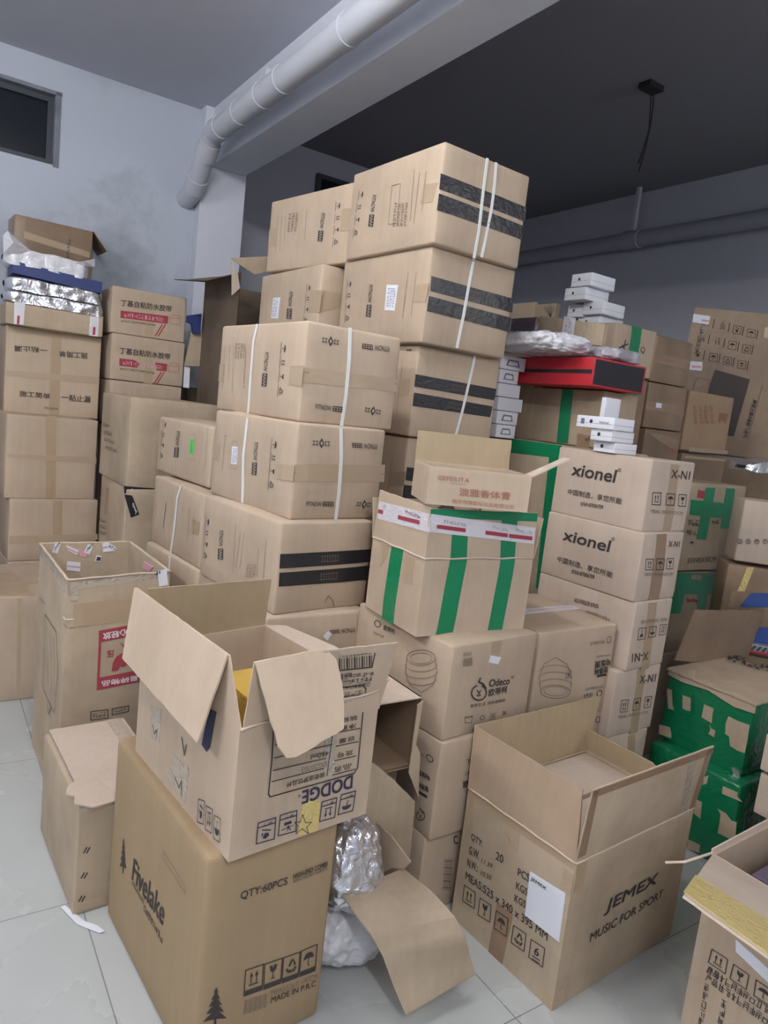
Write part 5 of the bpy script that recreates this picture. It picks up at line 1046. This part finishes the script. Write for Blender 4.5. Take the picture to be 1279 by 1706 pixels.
flush(H1)
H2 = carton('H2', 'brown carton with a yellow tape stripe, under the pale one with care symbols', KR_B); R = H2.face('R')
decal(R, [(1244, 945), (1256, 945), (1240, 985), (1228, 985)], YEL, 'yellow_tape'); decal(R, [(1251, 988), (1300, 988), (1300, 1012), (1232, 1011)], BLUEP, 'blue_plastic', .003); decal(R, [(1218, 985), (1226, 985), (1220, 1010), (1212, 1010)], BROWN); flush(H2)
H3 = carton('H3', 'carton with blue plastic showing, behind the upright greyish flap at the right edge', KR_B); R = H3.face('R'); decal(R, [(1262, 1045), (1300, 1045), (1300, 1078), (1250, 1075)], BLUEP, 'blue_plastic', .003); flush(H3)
# green wrapped cartons on the floor
def patches(S, quads, m_=None): 
    for q in quads: decal(S, q, m_ or KR_B, 'bare_patch', .0012)
J = carton('J', 'green-taped carton with a raised greyish lid flap, upper of two at the right', GREEND, rnd=.01, bulge=.008, b=.32); L, T = J.face('L'), J.face('T')
def bare(S, lst):
    for pts in lst:
        q = [P(S, (1040 + x / 4.49, 1080 + y / 4.49)) for x, y in pts]; k = len(q); m_ = MB()
        m_.add([S.at(p, .0016) for p in q] + [S.at(p, 0) for p in q], [list(range(k))] + [[i, k + i, k + (i + 1) % k, (i + 1) % k] for i in range(k)]); m_.build('bare_patch', KR_G, S.owner.root)
bare(L, [[(480, 150), (530, 165), (528, 205), (520, 250), (475, 235)], [(630, 250), (705, 285), (700, 335), (680, 345), (625, 310)], [(820, 330), (860, 345), (945, 400), (900, 400), (820, 372)], [(600, 418), (670, 450), (660, 500), (655, 560), (580, 515), (590, 470)], [(640, 572), (650, 600), (682, 615), (672, 665), (630, 640), (645, 610)], [(780, 508), (850, 545), (937, 575), (920, 690), (900, 785), (845, 765), (790, 730), (785, 660), (755, 640), (760, 560)], [(440, 350), (500, 372), (495, 470), (465, 462), (438, 450)], [(320, 300), (355, 312), (360, 420), (372, 462), (330, 450), (322, 360)], [(262, 570), (340, 590), (352, 640), (350, 672), (258, 640)]])
s_ = slab('lid', [T.at(p, .008) for p in ([-.012, -.01], [.41, -.01], [.41, J.b + .005], [-.012, J.b + .005])], .007, KR_G, J.root, n=Z, wob=.004); s_['label'] = 'bare cardboard top with black brush writing'
for k, (x0, y0, x1, y1) in enumerate(((1157, 1080, 1216, 1094), (1178, 1091, 1240, 1108), (1208, 1104, 1264, 1122), (1262, 1116, 1279, 1123))):
    a, b_ = P(T, (x0, y0)), P(T, (x1, y1)); up_ = P(T, (x0 + 3, y0 - 9)) - a; n_g = (6, 6, 5, 2)[k]; r_ = random.Random(k); out = []
    for g in range(n_g * 5):
        c_ = a + (b_ - a) * ((g // 5 + .5 + r_.uniform(-.35, .35)) / n_g) + up_ * r_.uniform(0, .8); d_ = (b_ - a) / n_g * r_.uniform(-.4, .4) + up_ * r_.uniform(-.5, .5); out.append(stroke(c_ - d_ * .5, c_ + d_ * .5, .006))
    inkp(T, out, 'k')
slab('lid_edge', [L.at(p, .007) for p in ([.0, J.h + .004], [L.lu + .006, J.h + .004], [L.lu + .006, J.h - .028], [L.lu * .8, J.h - .034], [L.lu * .5, J.h - .014], [L.lu * .2, J.h - .022], [.0, J.h - .016])], .004, KR_G, J.root, n=L.n, wob=.003)
J.inks['k'].v = [p + Z * .010 for p in J.inks['k'].v]
bl = J.c[0, 1, 1]; vb = bl @ V + .004
slab('raised_flap', [hv(p, vb) for p in ((1124, 1100), (1157, 1016), (1273, 1017), (1240, 1112))], .004, KR_B, J.root, n=-V, wob=.004)['label'] = 'greyish brown flap standing up'
decal(L, [(1232, 1284), (1219, 1278), (1222, 1290), (1233, 1297)], FOIL, 'foil_scrap', .004); flush(J)
K = carton('K', 'carton wrapped in green tape standing on the floor, lower of two at the right', GREEND, rnd=.01, bulge=.008); L = K.face('L')
bare(L, [[(740, 1030), (850, 1080), (845, 1110), (880, 1150), (735, 1085)], [(700, 1200), (760, 1235), (800, 1290), (840, 1300), (830, 1400), (790, 1425), (700, 1380), (715, 1300), (722, 1240)], [(600, 960), (632, 950), (622, 1010), (595, 1020)], [(545, 1130), (585, 1150), (578, 1200), (570, 1275), (520, 1230), (535, 1180)], [(480, 1430), (570, 1470), (560, 1530), (470, 1500)]]); flush(K)
# flat router-like device lying on the lid
dv = smallbox('metal_device', 'slim grey device with vent slots and red edge, on the green-taped carton’s lid', 'device', hz((1223, 1079), .592) + np.array([.95, -.31, 0]) * .17 + np.array([.31, .95, 0]) * .06, (.34, .12, .03), math.radians(-18), GREY)
S_ = dv.face('R')
for k in range(12): inkp(S_, [stroke(np.array([.045 + .02 * k, .007]), np.array([.055 + .02 * k, .023]), .007)])
b_ = MB(); c_ = dv.c[0, 0, 0]; b_.box(c_ - dv.L * .003 - Z * .006 - dv.R * .004, dv.R * .345, dv.L * .012, Z * .007); b_.build('red_base', RED, dv.root); decal(S_, [[.008, .006], [.02, .006], [.02, .014], [.008, .014]], WHITE, 'white_button', .002, n=2); flush(dv)

# ------------------------------------------------------------------ right edge foreground
bm = BT['M']
M = carton('M', 'open carton with a yellow-taped flap folded outwards, at the bottom right corner', KR, opened=True, bulge=.004); L = M.face('L')
fM = flap(M, 'L', 68, [[0, 0], [1, 0], (1310, 1613), (1279, 1593), (1138, 1492), (1141, 1486)], KR_L, wob=.002)
decal(fM, [(1158, 1458), (1290, 1540), (1290, 1598), (1138, 1486)], YEL, 'yellow_tape', .0012, n=14, parent=fM.obj)
flap(M, 'RB', 4, [[0, 0], [1, 0], [1, .02], [.0, .012]], KR_L); 
S_ = flap(M, 'RB', -2, [[0, 0], [1, 0], [1, .0015], [0, .0015]], KR_L) if False else None
0 and slab('flap', [M.c[0, 1, 1], M.c[0, 1, 1] - M.R * .005, hv((1106, 1435), M.c[0, 1, 1] @ V - .06), hv((1104, 1440), M.c[0, 1, 1] @ V - .10) ] if False else [M.c[0, 1, 1], M.c[0, 1, 1] + M.L * .11 - M.R * .02 - Z * .02, M.c[0, 1, 1] + M.L * .11 + M.R * .2 - Z * .02, M.c[0, 1, 1] + M.R * .2], .004, KR_L, M.root)
decal(L, [(1226, 1565), (1300, 1630), (1300, 1655), (1226, 1585)], PAPER, 'white_label', .002)
for kd, q in (('up', [(1186, 1581), (1212, 1598), (1208, 1622), (1180, 1603)]), ('glass', [(1222, 1606), (1248, 1624), (1243, 1648), (1216, 1630)]), ('umb', [(1260, 1632), (1290, 1652), (1284, 1676), (1256, 1658)])): icon(L, kd, q)
text(L, '产品名称：智能按摩器', (1177, 1619), (1300, 1700), (1180, 1608), .01) if False else glyphs(L, 11, (1177, 1619), (1290, 1696), (1180, 1609), 'k', 3)
text(L, '产品', (1177, 1618.5), (1196, 1632), (1180, 1607.5), .01); text(L, '产品', (1175, 1632), (1194, 1646), (1177.5, 1621), .01) 
glyphs(L, 9, (1196, 1648), (1290, 1716), (1199, 1637), 'k', 5)
for k in range(6): glyphs(L, 1, (1172 - 2.2 * k, 1648 + 14 * k), (1181 - 2.2 * k, 1654 + 14 * k), (1173.5 - 2.2 * k, 1637 + 14 * k), 'k', 7 + k)
for k in range(4): glyphs(L, 1, (1200 - 2.2 * k, 1674 + 14 * k), (1210 - 2.2 * k, 1681 + 14 * k), (1202 - 2.2 * k, 1663 + 14 * k), 'k', 17 + k)
flush(M)
smallbox('wrapped_bundle', 'dark purple wrapped bundle inside the bottom right open carton', 'package', M.c[0, 0, 0] + M.R * .27 + M.L * .2 + Z * .012, (.38, .28, .40), bm[3], film('purple_wrap', (.12, .09, .14), .3, .8, 20))
# two cartons cut by the right edge
for k, (tl, bl_, lab) in enumerate((((1276, 1222), (1265, 1281), 'pale carton corner cut by the right picture edge, upper of two'), ((1267, 1287), (1254, 1352), 'pale carton corner cut by the right picture edge, lower of two'))):
    vq = 1.03; a = hv(bl_, vq); b = hv(tl, vq)
    c = a + U * .2 - V * .16; smallbox('cardboard_box', lab, 'box', (c[0], c[1], a[2]), (.40, .32, b[2] - a[2]), TH, KR_L)
zz = hv((1254, 1352), 1.03)
smallbox('cardboard_box', HID, 'box', (uv(zz @ U + .3, .87, 0)), (.36, .3, zz[2] - .004), TH, KR_B, 'hidden bottom cartons')

# ------------------------------------------------------------------ leaning party-speaker carton
q = [(1158, 511.6), (1300, 526), (1248.7, 742), (1150, 733)]
UE = 3.38

PSI = math.radians(-21); NE = np.array([-math.sin(PSI), math.cos(PSI), 0]); CE = NE @ np.array([1.86, 4.16, 0])
ec = hit((1222, 733), NE, CE); er = hit((1158, 511.6), NE, CE)
ex_ = hit((1290, 524.5), NE, CE) - er; Lx = np.linalg.norm(ex_); ey_ = ec - er; ey_ = ey_ - ex_ * (ey_ @ ex_) / Lx ** 2; ly = np.linalg.norm(ey_)
exn, eyn = ex_ / Lx, -ey_ / ly
class Tilt: pass
rt_ = tag(empty('cardboard_box', er + ey_ + ex_ / 2 + NE * .1, PSI), 'very large leaning carton in the far right corner, printed with rows of icons', 'box')
SE = Plane(er + ey_, exn, eyn, Tilt()); SE.owner.root = rt_; SE.owner.inks = {}
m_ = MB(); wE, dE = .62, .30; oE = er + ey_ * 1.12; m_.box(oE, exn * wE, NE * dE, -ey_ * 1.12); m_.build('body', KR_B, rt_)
m_ = MB()
text(SE, 'MODEL: AL-1', (1156, 588), (1168, 540), (1162, 590), .01)
k_ = 0
for r_ in range(3):
    for c_ in range(4):
        x = 1175 + 23.5 * c_ - 8 * r_ + (0 if c_ else -2); y = 530 + 6 * c_ + 26 * r_; s_ = 13
        if c_ >= 2 or r_ == 2: icon(SE, ('rec', 'bag', 'fan', 'umb')[(c_ + r_) % 4], [(x, y + 0), (x + s_, y + 2), (x + s_ - 2, y + 2 + s_), (x - 2, y + s_)], frame=c_ > 0)
        else: glyphs(SE, 3, (x, y + 12), (x + 9, y + 13), (x + 1, y), 'k', k_)
        line(SE, [(x + s_ + 4, y + 2), (x + s_ + 1, y + s_ + 4)], .004); k_ += 1
inkp(SE, [[P(SE, p) for p in ((1191, 616), (1249, 632), (1222, 727), (1165, 720), (1182, 640))]], 'd')
line(SE, [(1154, 648), (1160, 630), (1180, 633), (1182, 645), (1154, 648)], .004, 'g'); text(SE, '户外广场影K歌王音响', (1236, 728), (1254, 666), (1243, 730), .02); line(SE, [(1245, 731), (1270, 642)], .006, 'g')
decal(SE, [(1155, 523), (1183, 527), (1180, 541), (1153, 537)], PAPER, 'label_sticker', .004); decal(SE, [(1150, 602), (1170, 603), (1169, 618), (1148, 616)], PAPER, 'label_sticker', .004)
inkp(SE, [[P(SE, p) for p in ((1168, 532), (1181, 534), (1180, 537), (1168, 535))], [P(SE, p) for p in ((1152, 609), (1168, 609.5), (1168, 613), (1152, 612.5))]], 'q', .007); flush(SE.owner)
decal(SE, [(1274, 545), (1290, 547), (1288, 566), (1272, 562)], TAN)
zb_ = oE[2]
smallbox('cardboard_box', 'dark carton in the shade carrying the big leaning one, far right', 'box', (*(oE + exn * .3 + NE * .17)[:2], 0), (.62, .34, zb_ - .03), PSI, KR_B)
# bag at the right edge
o = pxslab('plastic_bag', 'white shiny plastic bag at the right picture edge, above the pale carton with care symbols', 'bag', [(1262, 772), (1320, 768), (1320, 790), (1256, 788)], 1.66, .14, MYLAR, True)

# ------------------------------------------------------------------ slim white boxes
def pbox(name, label, N, v, Rp, Lp, Nb, mat=WHITE, group=None, name2='box', warp=None):
    n = hv(N, v); a = max(.02, np.linalg.norm((hv(Rp, v) - n)[:2])); b = max(.02, abs((hu(Lp, n @ U) - n) @ V)); h = n[2] - hv(Nb, v)[2]
    c = n + U * a / 2 + V * b / 2; c[2] = n[2] - h
    B = smallbox(name, label, name2, c, (a, b, h), TH, mat, group, .0015, warp); return B
def phone(lab, *a):
    B = pbox('gadget_box', lab, *a); L = B.face('L'); R = B.face('R')
    line(L, [[0, B.h * .42], [B.b, B.h * .42]], .0008, 'g'); line(R, [[0, B.h * .42], [B.a, B.h * .42]], .0008, 'g')
    inkp(L, [[np.array([B.b * .45 + .012 * math.cos(t), B.h * .55 + .012 * math.sin(t) * .9]) * 1 for t in [i * .785 for i in range(8)]]] if B.b > .05 else [], 'k'); flush(B); return B
vX = X1.c[0, 0, 1] @ V
zt = X1.c[0, 0, 1][2]
def phz(lab, N, Rp, Lp, z0, h, mat=WHITE):
    """small box whose top near corner is seen at N, standing at height z0"""
    n = hz(N, z0 + h); v = n @ V; return phone(lab, N, v, Rp, Lp, tuple(N[i] + (0, 1)[i] * 20 for i in (0, 1)))
def stackbox(lab, N, v, wR, wL, z0, h):
    n = hv(N, v); B = smallbox('gadget_box', lab, 'box', (*(n + U * wR / 2 + V * wL / 2)[:2], z0), (wR, wL, h), TH, WHITE, None, .0015)
    L = B.face('L'); R = B.face('R')
    for S in (L, R): line(S, [[.001, h * .4], [S.lu - .001, h * .4]], .0008, 'g', .0006)
    c0_ = np.array([L.lu * .4, h * .55]); inkp(L, [[c0_ + .007 * np.array([math.cos(t), math.sin(t)]) for t in [i * .785 for i in range(8)]]], 'k', .0008)
    return B
b1 = stackbox('slim white box, lowest of three on the topmost xionel carton', (1025, 739), 1.56, .115, .09, zt + .002, .036); flush(b1)
b2 = stackbox('slim white box, middle of three on the topmost xionel carton', (1020, 719), 1.56, .115, .09, zt + .040, .037); flush(b2)
b3 = stackbox('slim white box printed with a dark dot, topmost of three on the xionel carton', (1023.8, 698), 1.55, .105, .16, zt + .079, .04); L = b3.face('L'); inkp(L, [[[.02, .012], [.035, .012], [.035, .03], [.02, .03]]], 'b'); glyphs(L, 6, [.1, .018], [.14, .018], [.1, .024], 'g'); flush(b3)
sb = pbox('gadget_box', 'narrow white box standing upright behind the three on the xionel carton', (1010, 662), 1.76, (1035, 665), (1004, 660), (1001, 760), WHITE); R = sb.face('R'); inkp(R, [[[.01, .06], [.035, .06], [.035, .08], [.01, .08]]], 'b'); flush(sb)
# six at the left, beside the tower
zs = BG2.c[0, 0, 1][2]
lw = ['lowest', 'second from the bottom', 'third from the bottom', 'third from the top', 'second from the top', 'topmost']
nxp = [(826, 0), (827, 0), (829, 0), (829, 0), (831, 0), (833, 0)]; rw = [(857, 0), (861, 0), (869, 0), (865, 0), (862, 0), (874, 0)]
for k in range(6):
    v_ = 2.22; z0 = zs + .002 + .0565 * k; n = hv((nxp[k][0], 730 - 22 * k), v_); r_ = hv((rw[k][0], 735 - 22 * k), v_)
    B = smallbox('white_carton', 'small white box with a moulded recess, %s of six beside the tower' % lw[k], 'box', (*(n + (r_ - n) / 2 + V * .05)[:2], z0), (np.linalg.norm((r_ - n)[:2]), .09, .054), TH, WHITE, None, .0015); R = B.face('R')
    if k not in (2, 3): w_ = R.lu; inkp(R, [[[w_ * .22, .014], [w_ * .78, .014], [w_ * .7, .04], [w_ * .3, .04]]], 'b', .0006); decal(R, [[w_ * .3, .018], [w_ * .7, .018], [w_ * .66, .034], [w_ * .34, .034]], WHITE, 'recess', .0012, n=1)
    flush(B)
# white boxes on the handwritten-cross carton
zb1 = B1.c[0, 0, 1][2]
for k, (N, v_, wR, wL, dz, lab) in enumerate((((1000, 520), 2.33, .17, .13, 0, 'greenish white box at the very bottom of the upper stack'), ((973, 508), 2.42, .14, .10, .052, 'slim white box in the upper stack, second from the bottom, left side'), ((1005.7, 500), 2.30, .155, .12, .059, 'slim white box pushed out to the right in the upper stack'), ((974.8, 492), 2.36, .16, .13, .118, 'slim white box pushed out to the left in the upper stack'), ((984.7, 466), 2.33, .165, .12, .177, 'topmost slim white box of the upper stack'))):
    flush(stackbox(lab, N, v_, wR, wL, zb1 + .003 + dz, .0575))
# ------------------------------------------------------------------ flat red box, bags and wrapped cartons
zr = BG1.c[0, 0, 1][2] + .004; n = hv((983, 650), 1.86)
vR = 1.86; B = smallbox('red_box', 'flat red box with open-end shade painted black, lying on the green-striped tan carton', 'box', (*(n + U * .155 + V * .215)[:2], zr), (.31, .43, .108), TH, RED, None, .002)
L, R = B.face('L'), B.face('R'); decal(L, [[.0, .046], [.425, .046], [.425, .062], [.0, .058]], DARK, 'gap_shade', .001); decal(R, [[.008, .008], [.30, .006], [.30, .101], [.008, .101]], DARK, 'open_end_shade', .001); flush(B)  # flat black sheets paint the shade inside the gap and open end
ztop = zr + .11
def bagv(name, label, cx, v, z0, su, sv, sh, mat, seed):
    c = hv(cx, v); c = uv(c @ U, v, 0); m_ = MB()
    def fn(i, j):
        t = i * 2 * math.pi; f = (j - .5) * math.pi; e = lambda x, k: math.copysign(abs(x) ** k, x)
        p = U * su * e(math.cos(t), .5) * e(math.cos(f), .45) + V * sv * e(math.sin(t), .5) * e(math.cos(f), .45) + Z * sh * e(math.sin(f), .7)
        q = c + p; k = 1 + .12 * nz(q, seed, 16) + .08 * nz(q, seed + 3, 45) + .05 * nz(q, seed + 1, 90)
        r = c + p * k + Z * (z0 + sh); r[2] = max(r[2], z0); return r
    m_.grid(fn, 110, 50); return tag(m_.build(name, mat, smooth=True), label, 'bag')
bagv('plastic_bag', 'translucent white bag bulging on the left half of the red box', (895, 590), 2.10, ztop, .13, .19, .04, BAGW, 4)
bagv('plastic_bag', 'crinkled grey plastic bag on the right half of the red box', (1005, 595), 2.0, ztop, .12, .12, .03, plain('grey_bag', (.42, .40, .44), .35, bump=.6, bscale=25), 9)
nb = hv((1003, 580), 1.95); c = hu((893, 566), nb @ U)
B = pbox('wrapped_carton', 'long brown carton with a white and red strip, lying above the red box', (1007, 540), 1.95, (1014, 541.5), (898, 532), (1003, 577), KR_G, None, 'box', {'Lt': (0, 0, .05), 'Lb': (0, 0, .05), 'Ft': (0, 0, .05), 'Fb': (0, 0, .05)}); L = B.face('L')
decal(L, [(940, 527), (959, 530), (953, 571), (934, 569)], WTAPE, 'warning_tape', .0016); glyphs(L, 5, (945, 566), (949, 537), (949, 567), 'r', 3); glyphs(L, 4, (939, 566), (942, 540), (942, 566), 'r', 5); decal(L, [(974, 533), (976, 533.5), (971, 576), (969, 575)], CLEAR, 'clear_tape', .001); flush(B)
pbox('wrapped_bundle', 'dark purple film-wrapped bundle at the left end of the long taped carton', (893, 528), 2.22, (897, 529), (853, 524), (889, 565), film('dark_wrap', (.10, .075, .10), .25, .9, 20))
B = pbox('cardboard_box', 'small tan carton with a drawn leaf fan, behind the long taped carton', (926, 505), 2.62, (934, 507), (893, 500), (922, 545), KR_G); L = B.face('L')
for k in range(5): line(L, [(917, 528), (907 + 4 * k, 509 + abs(k - 2) * 1.5)], .003)
flush(B)
pbox('cardboard_box', 'plain tan carton beside the tower’s right edge, behind the purple bundle', (891, 503), 2.75, (893, 503), (851, 492), (886, 560), KR)
sup = smallbox('cardboard_box', 'carton behind the red box carrying the small tan cartons, hardly visible', 'box', (*uv(2.32, 2.72, 0)[:2], 0), (.42, .44, 1.75), TH, KR_G)
# ------------------------------------------------------------------ open cartons and foil bags between the foreground boxes
vs_ = 1.40
BT['S'] = (*tuple(uv(.96, vs_, .46)), TH, .172, .30, .20)
SC = carton('S', 'battered carton lying on its side with a shiny dark inside, beside the rice-cooker stack', KR_B, opened=True, skip=('R',), bulge=0)
slab('top_panel', [SC.c[0, 0, 1], SC.c[1, 0, 1], SC.c[1, 1, 1], SC.c[0, 1, 1]], .004, KR_L, SC.root, n=Z)
slab('hanging_flap', [hv(p, vs_ - .012) for p in ((600, 1262), (623, 1272), (657, 1300), (691, 1335), (688, 1380), (682, 1436), (650, 1402), (600, 1345))], .004, KR_G, SC.root, n=-V, wob=.003)
slab('side_flap', [hv(p, vs_ - .005) for p in ((696, 1175), (705, 1168), (693, 1240), (700, 1255), (697, 1330), (686, 1300), (681, 1288))], .004, KR_G, SC.root, n=-V, wob=.003)
smallbox('cardboard_box', HID, 'box', (*uv(1.05, 1.60, 0)[:2], 0), (.17, .26, .455), TH, KR_G, 'hidden bottom cartons')
def heap(label, c, su, sv, sh, z0, mat, seed):
    m_ = MB()
    def fn(i, j):
        t = i * 2 * math.pi; f = (j - .5) * math.pi; e = lambda x, k: math.copysign(abs(x) ** k, x)
        p = U * su * e(math.cos(t), .7) * e(math.cos(f), .6) + V * sv * e(math.sin(t), .7) * e(math.cos(f), .6) + Z * sh * math.sin(f)
        q = np.array(c) + p; k = 1 + .22 * nz(q, seed, 9) + .09 * nz(q, seed + 5, 26) + .05 * nz(q, seed + 2, 60)
        r = np.array(c) + p * k; r[2] = max(r[2] + z0 + sh, z0); return r
    m_.grid(fn, 120, 60); return tag(m_.build('foil_bag', mat, smooth=True), label, 'bag')
heap('pile-topping silver foil bag between the gold-filled box and the hanging cardboard flap', uv(.90, 1.33, 0), .085, .10, .12, .17, MYLAR, 2)
heap('silver foil bag with blue print resting on the floor under the bent cardboard sheet', uv(.93, 1.36, 0), .10, .10, .09, .002, BAGW, 7)
# big bent flap in front
def bent(name, rows, mat, t=.004, parent=None):
    m_ = MB(); n = len(rows) - 1; k = 12
    def top(u, w):
        x = w * n; i = min(int(x), n - 1); f = x - i; a = rows[i][0] * (1 - u) + rows[i][1] * u; b = rows[i + 1][0] * (1 - u) + rows[i + 1][1] * u; p = a * (1 - f) + b * f
        return p + Z * .004 * nz(p, 5, 12)
    m_.grid(top, k, n * 4); m_.grid(lambda u, w: top(u, w) - Z * t, k, n * 4, True)
    for (f, fl_) in ((lambda u, w: top(u, 0) - Z * t * w, True), (lambda u, w: top(u, 1) - Z * t * w, False)): m_.grid(f, k, 1, fl_)
    for (f, fl_) in ((lambda u, w: top(0, u) - Z * t * w, False), (lambda u, w: top(1, u) - Z * t * w, True)): m_.grid(f, n * 4, 1, fl_)
    return m_.build(name, mat, parent, smooth=True, sharp=40)
rows = [[hz((566, 1487), .27), hz((672, 1447), .27)], [hz((592, 1522), .262), hz((716, 1482), .262)], [hz((618, 1556), .235), hz((758, 1528), .235)], [hz((638, 1592), .19), hz((775, 1560), .19)], [hz((655, 1640), .12), hz((783, 1590), .13)], [hz((676, 1690), .05), hz((792, 1621), .08)]]
tag(bent('cardboard_sheet', rows, KR_G), 'big bent cardboard sheet arching down onto the floor between the two foreground cartons', 'cardboard')
def torn(pxs, v, lab, mat): return tag(slab('torn_cardboard', [hu(p, v) for p in pxs], .004, mat, n=-U, wob=.004), lab, 'cardboard')
torn([(596, 1355), (618, 1362), (650, 1392), (683, 1436), (672, 1448), (652, 1446), (640, 1452), (632, 1420), (620, 1392)], 1.02, 'torn strip of cardboard curving round the silver foil bags', KR)
# crumbs: string on the floor right of the music box
m_ = MB(); m_.tube([hz(p, .455 + z_) for p, z_ in (((1108, 1437), -.01), ((1140, 1436), .0), ((1165, 1428), .01), ((1186, 1421), .0))], .003, 6)
tag(m_.build('torn_strip', KR_L), 'thin torn cardboard strip curling off the bottom right carton’s corner', 'cardboard')
